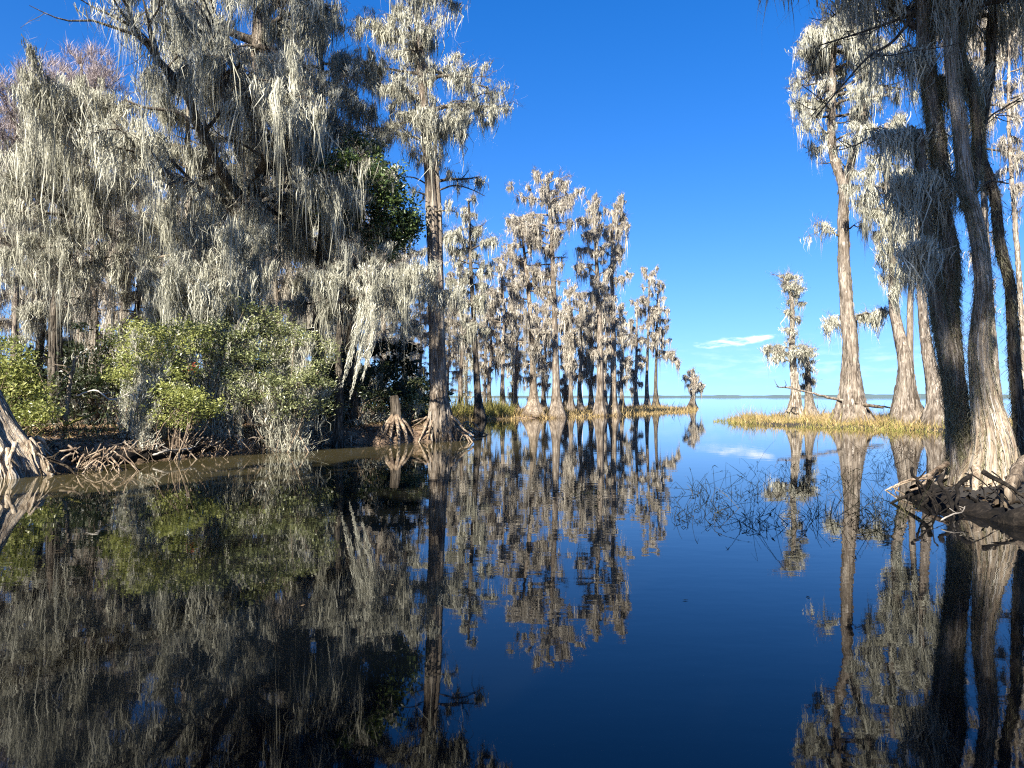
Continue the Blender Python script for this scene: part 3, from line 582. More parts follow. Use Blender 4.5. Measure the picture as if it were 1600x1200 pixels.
def oak_leaves(cl, n, size):
    def f(root, org, rng, paths):
        a = Acc(); C = []
        for (px, py, dd, rx, ry, k) in cl:
            c = at(px, py, dd); sx, sz = rx * dd / F, ry * dd / F
            nc = max(6, int(k * 46)); q = rng.normal(0, 1, (nc, 3)); q /= np.linalg.norm(q, axis=1)[:, None]; q *= rng.uniform(.25, 1.05, (nc, 1)) ** .6
            C.append(c + q * np.array([sx, sx, sz]))
        C = np.concatenate(C); m = n // len(C)
        sub = np.repeat(C, m, 0) + rng.normal(0, 1, (len(C) * m, 3)) * np.array([.2, .2, .13])
        leaves(a, sub, size, rng, tint=np.clip(np.repeat(rng.uniform(0, .8, len(C)), m) + rng.normal(0, .15, len(sub)), 0, 1))
        a.build('foliage', M['oak'], root, org, smooth=False)
    return f
cypress('oak_tree', 'dark green broadleaf oak with moss rising beside the tall doubled cypress', 27, [(556, 695), (552, 600), (548, 500), (556, 400), (566, 300), (570, 240)], .2, .36,
    [(220, 20, 30), (270, 50, 60), (330, 60, 75), (400, 60, 60)], n_limbs=20, n_moss=5500, L=1.2, hf=.5, seed=58, bark='bark_dark', flute=.1,
    fol=oak_leaves([(566, 250, 26.5, 40, 42, 1), (592, 285, 26, 45, 40, 1.2), (615, 330, 26.5, 38, 42, 1), (600, 380, 26.5, 35, 35, .8), (540, 265, 25, 30, 28, .6), (500, 285, 24.8, 30, 24, .6), (560, 340, 27, 50, 50, .9), (636, 350, 27, 20, 24, .4), (505, 320, 26, 30, 26, .5)], 15000, .085))
# long streamers hung from the level limb
rs = np.random.default_rng(77)
a = Acc()
for (x0, y0, x1, y1) in [(572, 462, 534, 604), (584, 466, 547, 622), (597, 460, 566, 596)]:
    p0, p1 = at(x0, y0, 22.7), at(x1, y1, 22.4); n = 420; t = rs.beta(1, 1.25, n); wd = .06 * (1 - t) + .015
    P = p0 + (p1 - p0) * t[:, None] + rs.normal(0, 1, (n, 3)) * wd[:, None] * np.array([1, 1, .3])
    dv = np.tile(norm(p1 - p0), (n, 1)) + rs.normal(0, .04, (n, 3))
    strands(a, P, rs.uniform(.35, 1.0, n) * (1.1 - t), rs.uniform(.008, .02, n), rs, dirv=dv, tint=rs.uniform(.3, .95, n), wob=.06)
st = [o for o in COL.objects if o.get('label', '').endswith('long moss streamers')][0]
a.build('moss', M['moss'], st, np.array(st.location), smooth=False)

# ---- shrubs
def shrub(label, blobs, mat, n, size, seed, moss=0, name='shrub', red=0, L=.6, dark=0):
    rng = np.random.default_rng(seed); c0 = at(blobs[0][0], blobs[0][1], blobs[0][2]); gz = float(land_z(c0[0], c0[1]))
    org = np.array([c0[0], c0[1], max(0, gz)]); root = empty(name, org, label, 'shrub')
    ba, C, paths = Acc(), [], []
    for (px, py, dd, rx, ry, k) in blobs:
        c = at(px, py, dd); sx, sz = rx * dd / F, ry * dd / F
        nc = max(5, int(30 * k)); q = rng.normal(0, 1, (nc, 3)); q /= np.linalg.norm(q, axis=1)[:, None]; q *= rng.uniform(.2, 1.08, (nc, 1)) ** .5
        cc = c + q * np.array([sx, sx * .8, sz]); cc[:, 2] = np.maximum(cc[:, 2], .15); C.append(cc)
        for e in cc[::2]:
            s0 = org + np.array([rng.normal(0, .25), rng.normal(0, .25), -.1]); mid = .5 * (s0 + e) + rng.normal(0, .18, 3) + [0, 0, .12]
            pts = spline([s0, mid, e], 7); tube(ba, pts, np.linspace(.022, .006, 7), 4); paths.append((pts, None, 1))
    C = np.concatenate(C); m = n // len(C)
    sub = np.repeat(C, m, 0) + rng.normal(0, 1, (len(C) * m, 3)) * np.array([.17, .17, .1])
    a = Acc(); leaves(a, sub, size, rng, tint=np.clip(np.repeat(rng.uniform(0, .85, len(C)), m) + rng.normal(0, .15, len(sub)), 0, 1))
    ba.build('stems', M['root'], root, org); a.build('foliage', M[mat], root, org, smooth=False)
    if moss:
        ma = Acc(); moss_on(ma, paths, int(moss * 1.6), L, .62 * c0[1] / 705, rng, frizz=.2, skip0=.1); ma.build('moss', M['moss'], root, org, smooth=False)
    if red:
        a = Acc(); i = rng.choice(len(C), 3); sub = np.repeat(C[i], red, 0) + rng.normal(0, .07, (3 * red, 3)); leaves(a, sub, size, rng); a.build('red_leaves', M['red'], root, org, smooth=False)
    return root
shrub('bright yellow-green shrub in the sun at the middle of the bank', [(238, 540, 20.3, 68, 50, 1.5), (205, 580, 20.0, 48, 36, .9), (285, 530, 20.6, 45, 34, .8), (250, 590, 19.9, 60, 36, 1)], 'shrub', 9000, .048, 61, 6000, red=20)
shrub('large grey-green mossy shrub overhanging the water', [(455, 575, 22.2, 72, 64, 1.9), (415, 530, 22.4, 52, 48, 1.1), (480, 610, 22.2, 44, 40, .9), (395, 590, 21.8, 50, 48, 1), (430, 625, 22.0, 60, 34, .9)], 'shrub_grey', 15000, .046, 62, 11000, L=.7)
shrub('tall loose shrub veiled in moss between the bright one and the grey-green one', [(340, 545, 21.6, 50, 55, 1.2), (375, 500, 22.2, 40, 35, .8)], 'shrub_grey', 4200, .05, 63, 5500, L=.8)
shrub('small bright low bush above the tangled roots', [(278, 634, 19.3, 36, 30, 1), (320, 640, 19.8, 26, 22, .5)], 'shrub', 3200, .045, 64)
shrub('dry tan bush draped with dead moss behind the fallen log', [(215, 635, 19.4, 55, 38, 1.2), (255, 600, 20.0, 40, 35, .8)], 'shrub_grey', 700, .04, 65, 5200, L=.5, red=12)
shrub('leafy green shrub behind the leaning cypress foot', [(14, 570, 18.6, 40, 45, 1), (30, 620, 18.4, 45, 34, .9), (60, 648, 18.2, 30, 18, .5)], 'shrub', 3800, .06, 66)
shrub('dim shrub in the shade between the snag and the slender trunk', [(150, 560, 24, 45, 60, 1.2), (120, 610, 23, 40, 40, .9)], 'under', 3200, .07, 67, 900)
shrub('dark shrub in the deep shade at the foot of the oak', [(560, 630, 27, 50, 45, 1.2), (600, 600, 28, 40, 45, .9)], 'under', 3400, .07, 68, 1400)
shrub('low dark bush beside the tall doubled cypress', [(632, 640, 28.5, 30, 34, .9), (650, 610, 29.5, 25, 28, .5)], 'shrub_grey', 2000, .06, 69, 800)

# ---- forest behind the bank: a few grown forms, copied
variants = []
for k in range(5):
    rngv = np.random.default_rng(900 + k); d = 40.0; top = [150, 190, 120, 220, 170][k]; x = 560 + 0 * k
    w = [70, 60, 80, 55, 75][k]
    variants.append(cypress('cypress_tree', 'moss-hung cypress in the crowded wood behind the bank', d, [(x, 668), (x + 3, 600), (x - 4, 480), (x + 5, 350), (x, top)], .24, .55,
        [(top - 5, 14, 14), (top + 40, w * .7, w * .7), (top + 110, w, w), (top + 200, w * .9, w * .9), (top + 300, w * .7, w * .7), (590, 30, 30)], n_limbs=34, n_moss=15000, L=1.5, hf=.8, seed=80 + k, group='cypresses in the wood behind the bank',
        moss='moss' if k % 2 else 'moss_far', bark='bark_dark' if k % 2 else 'bark', limb_parts=False, spread=.22))
spots = [(-40, 30), (60, 33), (150, 31), (215, 34), (330, 33), (430, 32), (-90, 38), (20, 40), (110, 43), (190, 41), (270, 44), (360, 40), (450, 43), (540, 38), (600, 44), (-30, 52), (80, 55), (170, 52), (240, 58), (320, 54), (410, 56), (500, 52), (570, 57), (630, 54),
         (655, 64), (700, 70), (730, 78), (760, 84), (800, 80), (640, 78), (690, 88), (600, 70), (540, 72), (470, 75), (720, 92), (830, 84)]
rngf = np.random.default_rng(3)
for i, (px, d) in enumerate(spots):
    x = (px - 800) / F * d; z = max(0, float(land_z(x, d))); far = d > 62 and px > 590
    lab = 'moss-hung cypress in the grey far wood behind the grassy point' if far else 'moss-hung cypress in the crowded wood behind the bank'
    grp = 'cypresses in the far wood behind the point' if far else 'cypresses in the wood behind the bank'
    sc = rngf.uniform(.78, 1.0) * (.72 if far else 1) * (.82 if d < 36 else 1)
    src = variants[i % 5]
    if i < 5:
        src.location = (x, d, z); src.rotation_euler = (0, 0, rngf.uniform(0, 6.28)); src.scale = (sc, sc, sc); continue
    copy_tree(src, (x, d, z), rngf.uniform(0, 6.28), sc, lab, grp)
# understory of the wood
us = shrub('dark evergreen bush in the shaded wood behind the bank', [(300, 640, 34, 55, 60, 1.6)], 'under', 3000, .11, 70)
us['group'] = 'dark bushes in the shaded wood'
for i in range(27):
    px = rngf.uniform(-150, 590); d = rngf.uniform(27, 50); x = (px - 800) / F * d
    o = copy_tree(us, (x, d, max(0, float(land_z(x, d)))), rngf.uniform(0, 6.28), rngf.uniform(.8, 1.7), 'dark evergreen bush in the shaded wood behind the bank', 'dark bushes in the shaded wood')

# bare winter trees with fine pinkish twigs, top left
def bare_tree(label, d, path, prof, seed):
    def tw(root, org, rng, paths):
        a = Acc(); P = np.concatenate([p[0] for p in paths if p[2] > 0]); idx = rng.choice(len(P), 9000)
        dv = rng.normal(0, .55, (9000, 3)) + np.array([0, 0, .8]); dv /= np.linalg.norm(dv, axis=1)[:, None]
        strands(a, P[idx], rng.uniform(.3, 1.1, 9000), np.full(9000, .026), rng, seg=2, dirv=dv, wob=.1); a.build('twigs', M['twig'], root, org, smooth=False)
    return cypress('bare_tree', label, d, path, .16, .3, prof, n_limbs=26, n_moss=0, seed=seed, fol=tw, limb_parts=True, el=(.4, 1.0), flute=.1, bark='bark')
bare_tree('leafless tree with a haze of pinkish twigs against the sky', 38, [(20, 670), (22, 500), (28, 300), (30, 130)], [(110, 40, 40), (150, 100, 90), (220, 120, 100), (300, 80, 70)], 91)
bare_tree('leafless tree with pinkish twig tips beside the huge cypress crown', 40, [(130, 670), (130, 450), (128, 250), (126, 90)], [(75, 30, 30), (110, 60, 60), (170, 80, 80), (240, 60, 60)], 92)

# trees behind and beside the viewer that shade the near water
for (x, y, k, sc, lab) in [(-13, -6, 0, 1.05, 'moss-hung cypress on the shore behind the viewer, beside the shaded cove'), (-14, -3.5, 2, 1.1, 'moss-hung cypress on the shore behind the viewer, beside the shaded cove'),
                           (-7, -12, 3, 1.15, 'moss-hung cypress on the shore behind the viewer, beside the shaded cove'), (-16, -12, 4, 1.15, 'moss-hung cypress on the shore behind the viewer, beside the shaded cove'),
                           (-20, -10, 1, 1.1, 'moss-hung cypress on the shore behind the viewer, beside the shaded cove')]:
    copy_tree(variants[k], (x, y, max(0, float(land_z(x, y)))), x, sc, lab, 'cypresses on the shore behind the viewer')

tall = cypress('cypress_tree', 'tall bare-stemmed cypress behind the viewer with moss only near its top', 40, [(560, 668), (562, 560), (558, 400), (562, 200), (560, -40)], .26, .6,
    [(-60, 20, 20), (-20, 60, 60), (60, 85, 85), (130, 85, 85), (185, 60, 60)], n_limbs=30, n_moss=13000, L=1.6, hf=.8, seed=99, group='tall cypresses behind the viewer', limb_parts=False, spread=.24)
thin = cypress('cypress_tree', 'very tall thinly mossed cypress outside the view, shading the dark-limbed one', 40, [(560, 668), (562, 560), (558, 400), (562, 200), (560, -180)], .24, .6,
    [(-190, 20, 20), (-150, 45, 45), (-60, 62, 62), (60, 62, 62), (110, 40, 40)], n_limbs=22, n_moss=4200, L=1.8, hf=.8, seed=97, limb_parts=False, spread=.2)
thin.location = (-17.2, 5.2, .2); thin.scale = (1.12, 1.12, 1.12)
tall.location = (-4.5, -5.5, .2); tall.scale = (1.2, 1.2, 1.2)
for (x, y) in [(-1.0, -7.5), (-8.5, -6.0), (-6.0, -9.5), (1.8, -8.5)]:
    copy_tree(tall, (x, y, .2), x * 2 + y, 1.2, 'tall bare-stemmed cypress behind the viewer with moss only near its top', 'tall cypresses behind the viewer')

# ---- roots, logs and branches along the bank
def tangle(label, px, py, n, seed, w=1.3, drop=.5, thick=(.006, .042), mat='root'):
    rng = np.random.default_rng(seed); d = H * F / (py - HOR); c = at(px, py, d); dirn = np.array([c[0], c[1], 0]); dirn = norm(dirn)
    c = c + dirn * .12; c[2] = 0; root = empty('tree_roots', c, label, 'exposed roots'); a = Acc()
    for _ in range(int(n * 1.9)):
        q = c + np.array([rng.uniform(-w, w), rng.uniform(-.15, .5), rng.uniform(.12, .6)])
        pts = root_path(q, rng.normal(-1.9, .9), rng.uniform(.35, 1.1), drop * rng.uniform(.5, 1.4), rng, .1); r0 = thick[0] + (thick[1] - thick[0]) * rng.uniform() ** 2
        tube(a, pts, np.linspace(r0, r0 * .3, len(pts)), 5)
    a.build('root_strands', M[mat], root, c)
    return root
tangle('tan roots spilling down the bank behind the fallen black log', 205, 716, 46, 201, 1.3)
tangle('thin curled roots dipping into the water under the small bright bush', 300, 712, 40, 202, 1.2)
tangle('dark red-brown roots below the tall loose shrub', 375, 704, 40, 203, 1.2)
tangle('fan of pale straw-coloured roots under the grey-green shrub', 465, 696, 56, 204, .9, .55, mat='bark_pale')
tangle('shaded roots on the bank below the three moss streamers', 550, 693, 26, 205, 1.3, mat='bark_dark')
tangle('knotted roots at the tip of the muddy point', 712, 680, 44, 206, .8, .5, (.02, .06))
tangle('dark roots along the waterline of the near bank', 1500, 795, 14, 207, .8, .45, (.012, .045), 'wetlog')
tangle('tangled tan roots and sticks on the bank just beyond the leaning foot', 125, 735, 40, 208, 1.0, .45)
tangle('brown roots hanging over the water between the grey-green shrub and the streamers', 510, 695, 36, 209, 1.0, .5)
tangle('pale roots round the base of the slender trunk', 255, 714, 34, 211, 1.0, .5, mat='bark_pale')
tangle('fine hair roots washed bare under the small bright bush', 340, 709, 60, 214, 1.5, .4, (.004, .02), 'bark_pale')
tangle('matted brown roots hanging along the bank below the grey-green shrub', 430, 702, 60, 215, 1.5, .45, (.005, .026))
tangle('thin pale roots trailing from the bank beside the black log', 170, 722, 50, 216, 1.3, .4, (.004, .022), 'bark_pale')
# stilt-rooted stump
rng = np.random.default_rng(210); c = at(618, 690, 26.6); c[2] = .25; root = empty('tree_stump', c, 'broken stump on pale stilt roots at the water edge', 'stump'); a = Acc()
p = spline([c + [0, 0, .5], c + [.02, .05, 1.0], c + [-.06, .05, 1.5]], 9); tube(a, p, [.2, .2, .19, .18, .17, .17, .16, .17, .12], 14, lambda th, m: 1 + .2 * np.cos(4 * th + 1)[None, :] + .1 * np.cos(9 * th)[None, :])
a.build('trunk', M['bark_dark'], root, c); a = Acc()
for az in (-2.6, -2.1, -1.7, -1.2, -.7, .2, 2.8, 1.6):
    q = c + np.array([math.cos(az) * .08, math.sin(az) * .08, .75]); e = c + np.array([math.cos(az) * .75, math.sin(az) * .75, -.5])
    pts = spline([q, .5 * (q + e) + [math.cos(az) * .1, math.sin(az) * .1, .12], e], 9); tube(a, pts, np.linspace(.085, .05, 9), 7)
a.build('roots', M['root'], root, c)

def log(name, label, pts, r, mat, sides=10, twigs=0, seed=1, cat='log', rough=.12, tip=.5):
    rng = np.random.default_rng(seed); pts = np.array(pts); p = spline(pts, 22); p[1:-1] += rng.normal(0, r * .18, (20, 3)); a = Acc()
    rad = np.linspace(r, r * tip, 22) * (1 + rng.normal(0, rough * .5, 22)); rad[0] *= .55; rad[-1] *= .3
    ph = rng.uniform(0, 6, 2); tube(a, p, rad, sides, lambda th, m: 1 + rough * np.cos(3 * th + ph[0])[None, :] + rough * .5 * np.cos(7 * th + ph[1])[None, :])
    for _ in range(twigs):
        i = rng.integers(8, 21); q, _, _ = wander(p[i], rng.uniform(0, 6.28), rng.uniform(-.2, .9), rng.uniform(.3, 1.0) * r * 14, rng, .15, .3); tube(a, q, np.linspace(r * .35, .006, len(q)), 5)
    o = a.build(name, M[mat], None, p[0]); return tag(o, label, cat)
log('fallen_log', 'long black wet log lying along the waterline from the leaning foot', [at(70, 708, 16.6), at(130, 716, 17.0), at(200, 715, 18.0), at(270, 707, 19.2), at(335, 699, 20.4)], .2, 'wetlog', 12)
log('fallen_log', 'grey split log on the bank with a bleached white end', [at(112, 684, 19.2), at(88, 688, 18.6), at(70, 689, 18.2)], .13, 'drift', 10, tip=.8)
log('mossy_branch', 'slanting branch green with moss behind the grey split log', [at(100, 664, 18.8), at(125, 655, 19), at(152, 644, 19.3)], .05, 'grass_green', 7, cat='branch')
log('dead_snag', 'thin bleached snag with a crooked top on the bank', [at(103, 668, 19.6), at(106, 625, 19.6), at(112, 590, 19.5), at(118, 560, 19.5)], .07, 'bark_pale', 8, 6, 3, 'snag')
log('fallen_branch', 'pale forked branch dipping from the log into the water', [at(238, 712, 18.5), at(262, 704, 18.6), at(300, 700, 19.6), at(310, 690, 20.0)], .03, 'drift', 6, 5, 4, 'branch')
log('fallen_branch', 'bare branch poking out over the water below the streamers', [at(540, 688, 25.8), at(550, 690, 25.3), at(558, 693, 25)], .025, 'drift', 6, 5, 5, 'branch')
log('fallen_branch', 'curved pale branch arching over the dry tan bush', [at(120, 618, 18.7), at(150, 610, 18.5), at(175, 625, 18.5), at(205, 612, 18.6)], .022, 'drift', 6, 5, 6, 'branch')
log('fallen_pole', 'long grey fallen trunk slung between the slim cypress and the big pale one', [at(1380, 637, 40.5), at(1310, 624, 42), at(1270, 614, 43.5), at(1238, 607, 44.5), at(1212, 604, 45.5)], .1, 'bark', 8, 5, 7, 'fallen trunk', tip=.35)
log('fallen_log', 'thick dark curved root log on the near bank', [at(1432, 768, 12.4), at(1470, 790, 11.2), at(1530, 812, 10.2), at(1600, 815, 9.4), at(1700, 800, 9)], .24, 'wetlog', 12, 0, 8)
log('fallen_log', 'pale leaning root on the near bank beside the bulging foot', [at(1560, 792, 10.6), at(1578, 760, 10.8), at(1592, 730, 11.2), at(1625, 700, 11.6)], .11, 'bark_pale', 10, 0, 9, tip=.8)
log('fallen_branch', 'small curled tan twig at the tip of the near bank', [at(1468, 812, 9.4), at(1486, 803, 9.5), at(1500, 800, 9.6), at(1506, 790, 9.7)], .014, 'drift', 6, 3, 10, 'branch')
log('drift_log', 'pale driftwood stick on the water beyond the big islet cypress', [at(1362, 633, 52), at(1392, 637, 52), at(1412, 640, 52)], .08, 'bark', 7, 0, 12, 'driftwood')

# ---- grasses and reeds
rng = np.random.default_rng(300)
def grass(name, n, xr, yr, hgt, w, mat, smin, smax, test=None, lean=.3):
    X = rng.uniform(*xr, n * 6); Y = rng.uniform(*yr, n * 6); s = sdist(X, Y)
    dens = np.clip(.55 + .6 * bumpy(X * .35, Y * .3), .08, 1)
    ok = (s > smin) & (s < smax) & (rng.uniform(0, 1, n * 6) < dens)
    if test is not None: ok &= test(X, Y)
    X, Y = X[ok][:n], Y[ok][:n]; m = len(X); P = np.stack([X, Y, np.maximum(land_z(X, Y), -.05) - .03], -1)
    dv = rng.normal(0, lean, (m, 3)); dv[:, 2] = 1; dv /= np.linalg.norm(dv, axis=1)[:, None]; a = Acc()
    hh = hgt * np.exp(rng.normal(-.25, .5, m)) * np.clip(.75 + .7 * bumpy(X * .8 + 3, Y * .8), .15, 1.6)
    strands(a, P, np.maximum(hh, .12), w * rng.uniform(.6, 1.3, m), rng, seg=3, dirv=dv, wob=.12, tint=np.clip(rng.beta(2, 2, m) + .25 * bumpy(X * .3, Y * .4), 0, 1))
    return tag(a.build(name, M[mat], smooth=False), kind='stuff')
def litter(name, label, n, xr, yr, mat, size, smin, smax, up=1.2):
    X = rng.uniform(*xr, n * 5); Y = rng.uniform(*yr, n * 5); q = sdist(X, Y); ok = (q > smin) & (q < smax); X, Y = X[ok][:n], Y[ok][:n]
    a = Acc(); leaves(a, np.stack([X, Y, land_z(X, Y) + rng.uniform(.0, .06, len(X))], -1), size, rng, up=up); tag(a.build(name, M[mat], smooth=False), label, 'leaves', kind='stuff')
litter('leaf_litter', 'tan fallen needles and leaves on the bank', 26000, (-16, -1.5), (14, 36), 'litter', .055, .05, 6)
litter('leaf_litter', 'dark fallen leaves on the near bank', 3000, (6.5, 13), (6, 17), 'litter_dark', .045, -.1, 4)
o = grass('undergrowth', 5000, (-18, -2), (17, 34), .42, .03, 'under', .7, 8, lean=.55); tag(o, 'low dark undergrowth on the shaded bank', 'undergrowth')
o = grass('undergrowth', 2200, (-14, -2), (15, 32), .4, .02, 'grass', .15, 1.6, lean=.6); tag(o, 'dry straw-coloured stalks along the bank edge', 'undergrowth')
o = grass('marsh_grass', 22000, (-5, 26), (51, 104), .6, .05, 'grass', -1.2, 9); tag(o, 'golden marsh grass along the far point', 'grass')
o = grass('marsh_grass', 16000, (13.5, 34), (27, 58), .62, .032, 'grass', -.7, 8, lambda X, Y: X < 34); tag(o, 'golden marsh grass round the islet cypresses', 'grass')
o = grass('marsh_grass', 3500, (13, 26), (26, 52), .5, .028, 'grass_green', -1.8, 3); tag(o, 'greener grass fringing the islet', 'grass')
o = grass('marsh_grass', 5000, (-7, 0), (46, 66), 1.3, .05, 'grass_green', .5, 8); tag(o, 'tall yellow-green grass behind the tall doubled cypress', 'grass')
X = np.concatenate([rng.uniform(-12, 0, 2500), rng.uniform(-3, 9, 60)]); Y = np.concatenate([rng.uniform(10, 30, 2500), rng.uniform(5, 16, 60)]); q = -sdist(X, Y)
ok = (q > .3) & ((q < rng.exponential(1.2, len(X))) | (np.arange(len(X)) >= 2500)); a = Acc(); nn = int(ok.sum()); th = rng.uniform(0, 6.28, nn); ls = rng.uniform(.01, .03, nn)
cc = np.stack([X[ok], Y[ok], np.full(nn, .006)], -1); ea = np.stack([np.cos(th), np.sin(th), np.zeros(nn)], -1) * ls[:, None]; eb = np.stack([-np.sin(th), np.cos(th), np.zeros(nn)], -1) * ls[:, None] * .4
a.add(np.stack([cc - ea, cc - eb, cc + ea, cc + eb], 1), np.arange(nn * 4), np.repeat(rng.uniform(0, 1, nn), 4)); tag(a.build('floating_leaves', M['litter'], smooth=False), 'fallen leaves floating on the still water', 'leaves', kind='stuff')
def reeds(label, n, cx, spread_px, yr, hgt, seed):
    rng = np.random.default_rng(seed); a = Acc(); k = max(6, n // 9)
    cl = np.stack([rng.normal(cx, spread_px, k), rng.uniform(*yr, k)], -1)          # stems stand in loose clumps
    for _ in range(n):
        c = cl[rng.integers(k)]; px = c[0] + rng.normal(0, 9); py = np.clip(c[1] + rng.normal(0, 5), yr[0] - 4, yr[1] + 6); d = H * F / (py - HOR); b = at(px, py, d); b[2] = -.05
        h = hgt * np.exp(rng.normal(-.1, .5)); az = rng.uniform(0, 6.28); el = rng.uniform(.35, 1.5); pts = [b]; m = rng.integers(4, 7); kink = rng.integers(1, m) if rng.uniform() < .7 else 99
        for q in range(m):
            if q == kink: el -= rng.uniform(.9, 2.0); az += rng.normal(0, .9)
            el -= rng.uniform(0, .16); az += rng.normal(0, .12)
            pts.append(pts[-1] + h / m * 1.5 * np.array([math.cos(az) * math.cos(el), math.sin(az) * math.cos(el), math.sin(el)]))
        pts = np.array(pts); pts[:, 2] = np.maximum(pts[:, 2], -.06); r = rng.uniform(.0022, .0052); tube(a, pts, np.linspace(r, r * .5, len(pts)), 4, tint=rng.uniform(0, .93))
        if rng.uniform() < .3: tube(a, [pts[-2], pts[-2] + [rng.normal(0, .03), rng.normal(0, .03), .03], pts[-2] + [rng.normal(0, .06), rng.normal(0, .06), -.02]], [r * 1.6, r * 1.3, r * .4], 4, tint=.2)
    return tag(a.build('reeds', M['reed'], smooth=False), label, 'reeds', kind='stuff')
reeds('dark broken reeds standing in the open water', 230, 1120, 70, (755, 820), .2, 301)
reeds('denser dark reeds before the islet', 330, 1260, 75, (730, 830), .26, 302)
reeds('reed clump beside the near bank', 130, 1385, 26, (785, 830), .22, 303)
reeds('sparse floating reed litter', 70, 930, 55, (770, 800), .1, 304)
reeds('thin reeds near the big pale islet cypress', 90, 1390, 30, (700, 740), .35, 305)

# ------------------------------------------------------------------ light, sky, camera
SUN_EL, SUN_AZ = R(37), R(-153)            # azimuth clockwise from +Y (the view direction)
sd = np.array([math.sin(SUN_AZ) * math.cos(SUN_EL), math.cos(SUN_AZ) * math.cos(SUN_EL), math.sin(SUN_EL)])
L = bpy.data.lights.new('sun', 'SUN'); L.energy = 5.0; L.angle = R(.5); L.color = (1, .94, .83)
lo = bpy.data.objects.new('sun', L); COL.objects.link(lo); lo.rotation_euler = Vector(-sd).to_track_quat('-Z', 'Y').to_euler()

w = bpy.data.worlds.new('World'); scene.world = w; w.use_nodes = True; nt = w.node_tree; n, l = nt.nodes, nt.links; n.clear()
out = n.new('ShaderNodeOutputWorld'); bg = n.new('ShaderNodeBackground'); sky = n.new('ShaderNodeTexSky'); sky.sky_type = 'NISHITA'
sky.sun_disc = False; sky.sun_elevation = SUN_EL; sky.sun_rotation = SUN_AZ; sky.air_density = 1.0; sky.dust_density = .4; sky.ozone_density = 3.0
hs = n.new('ShaderNodeHueSaturation'); hs.inputs['Saturation'].default_value = 1.2; hs.inputs['Value'].default_value = 1.0
tc = n.new('ShaderNodeTexCoord'); mpp = n.new('ShaderNodeVectorMath'); mpp.operation = 'MULTIPLY_ADD'    # look a little above the horizon, where the air is bluer
mpp.inputs[1].default_value = (1, 1, .9); mpp.inputs[2].default_value = (0, 0, .13); l.new(tc.outputs['Generated'], mpp.inputs[0])
nrm = n.new('ShaderNodeVectorMath'); nrm.operation = 'NORMALIZE'; l.new(mpp.outputs[0], nrm.inputs[0]); l.new(nrm.outputs[0], sky.inputs['Vector'])
tn = n.new('ShaderNodeMix'); tn.data_type = 'RGBA'; tn.blend_type = 'MULTIPLY'; tn.inputs[0].default_value = 1; l.new(sky.outputs[0], tn.inputs[6]); tn.inputs[7].default_value = (.74, .88, 1.2, 1)
l.new(tn.outputs[2], hs.inputs['Color'])
sx = n.new('ShaderNodeSeparateXYZ'); l.new(tc.outputs['Generated'], sx.inputs[0])
def mth(op, a_, b_=None, c_=None):
    q = n.new('ShaderNodeMath'); q.operation = op
    for i_, v_ in enumerate((a_, b_, c_)):
        if v_ is None: continue
        if isinstance(v_, (int, float)): q.inputs[i_].default_value = v_
        else: l.new(v_, q.inputs[i_])
    return q.outputs[0]
azm = mth('ARCTAN2', sx.outputs[0], sx.outputs[1]); elv = sx.outputs[2]
cv = n.new('ShaderNodeCombineXYZ'); l.new(mth('MULTIPLY', azm, 34.0), cv.inputs[0]); l.new(mth('MULTIPLY', elv, 130.0), cv.inputs[1])
cn = n.new('ShaderNodeTexNoise'); cn.inputs['Scale'].default_value = 1.0; cn.inputs['Detail'].default_value = 6; cn.inputs['Roughness'].default_value = .55; l.new(cv.outputs[0], cn.inputs['Vector'])
def gauss(x, mu, s): 
    q = mth('DIVIDE', mth('SUBTRACT', x, mu), s); return mth('POWER', 2.718, mth('MULTIPLY', mth('MULTIPLY', q, q), -1.0))
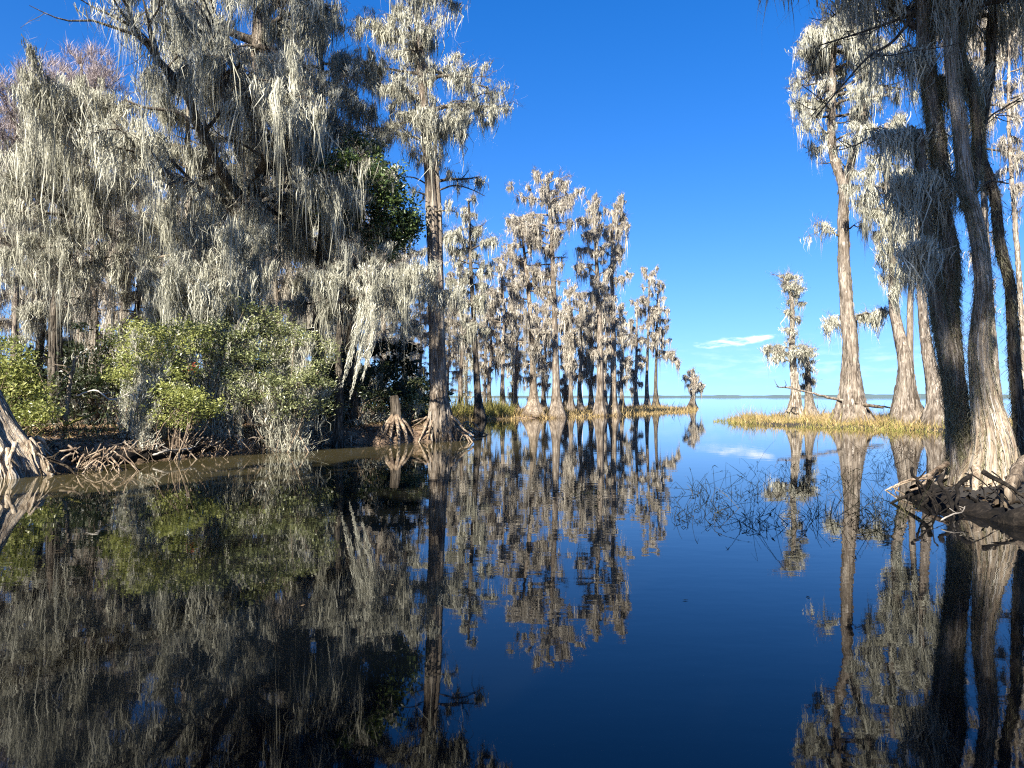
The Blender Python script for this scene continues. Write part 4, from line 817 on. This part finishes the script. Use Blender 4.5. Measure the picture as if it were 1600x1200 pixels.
def sstep(x, a_, b_):
    q = n.new('ShaderNodeMapRange'); q.interpolation_type = 'SMOOTHSTEP'; l.new(x, q.inputs[0]); q.inputs[1].default_value = a_; q.inputs[2].default_value = b_; return q.outputs[0]
m1 = mth('MULTIPLY', gauss(elv, mth('ADD', .0745, mth('MULTIPLY', mth('SUBTRACT', azm, .305), .085)), .0085), gauss(azm, .308, .07))
c1 = sstep(mth('ADD', mth('MULTIPLY', cn.outputs[0], 1.7), mth('MULTIPLY', m1, .8)), 1.27, 1.85)
m2 = mth('MULTIPLY', gauss(elv, .045, .022), gauss(azm, .42, .25))
c2 = mth('MULTIPLY', mth('MULTIPLY', sstep(cn.outputs[0], .42, .75), m2), .22)
cl = mth('MINIMUM', mth('ADD', c1, c2), 1.0)
mx = n.new('ShaderNodeMix'); mx.data_type = 'RGBA'; l.new(cl, mx.inputs[0])
hz = n.new('ShaderNodeMix'); hz.data_type = 'RGBA'; l.new(mth('MULTIPLY', mth('POWER', 2.718, mth('DIVIDE', mth('ABSOLUTE', elv), -.11)), .68), hz.inputs[0]); l.new(hs.outputs[0], hz.inputs[6]); hz.inputs[7].default_value = (3.6, 5.8, 8.2, 1)
l.new(hz.outputs[2], mx.inputs[6]); mx.inputs[7].default_value = (7.5, 8.0, 8.8, 1)
l.new(mx.outputs[2], bg.inputs[0]); bg.inputs[1].default_value = .055
l.new(bg.outputs[0], out.inputs[0])

cam = bpy.data.cameras.new('camera'); co = bpy.data.objects.new('camera', cam); COL.objects.link(co)
co.location = (0, 0, H); co.rotation_euler = (R(90) + math.atan((HOR - 600) / F), 0, 0)
cam.sensor_width = 36; cam.lens = 36 * F / 1600; cam.clip_start = .05; cam.clip_end = 20000
scene.camera = co
vs = scene.view_settings; vs.view_transform = 'Standard'; vs.look = 'None'; vs.exposure = 1.9; vs.gamma = 1
scene.cycles.use_denoising = False; scene.cycles.filter_width = 1.2; scene.cycles.max_bounces = 5; scene.cycles.diffuse_bounces = 3; scene.cycles.glossy_bounces = 2; scene.cycles.transmission_bounces = 2
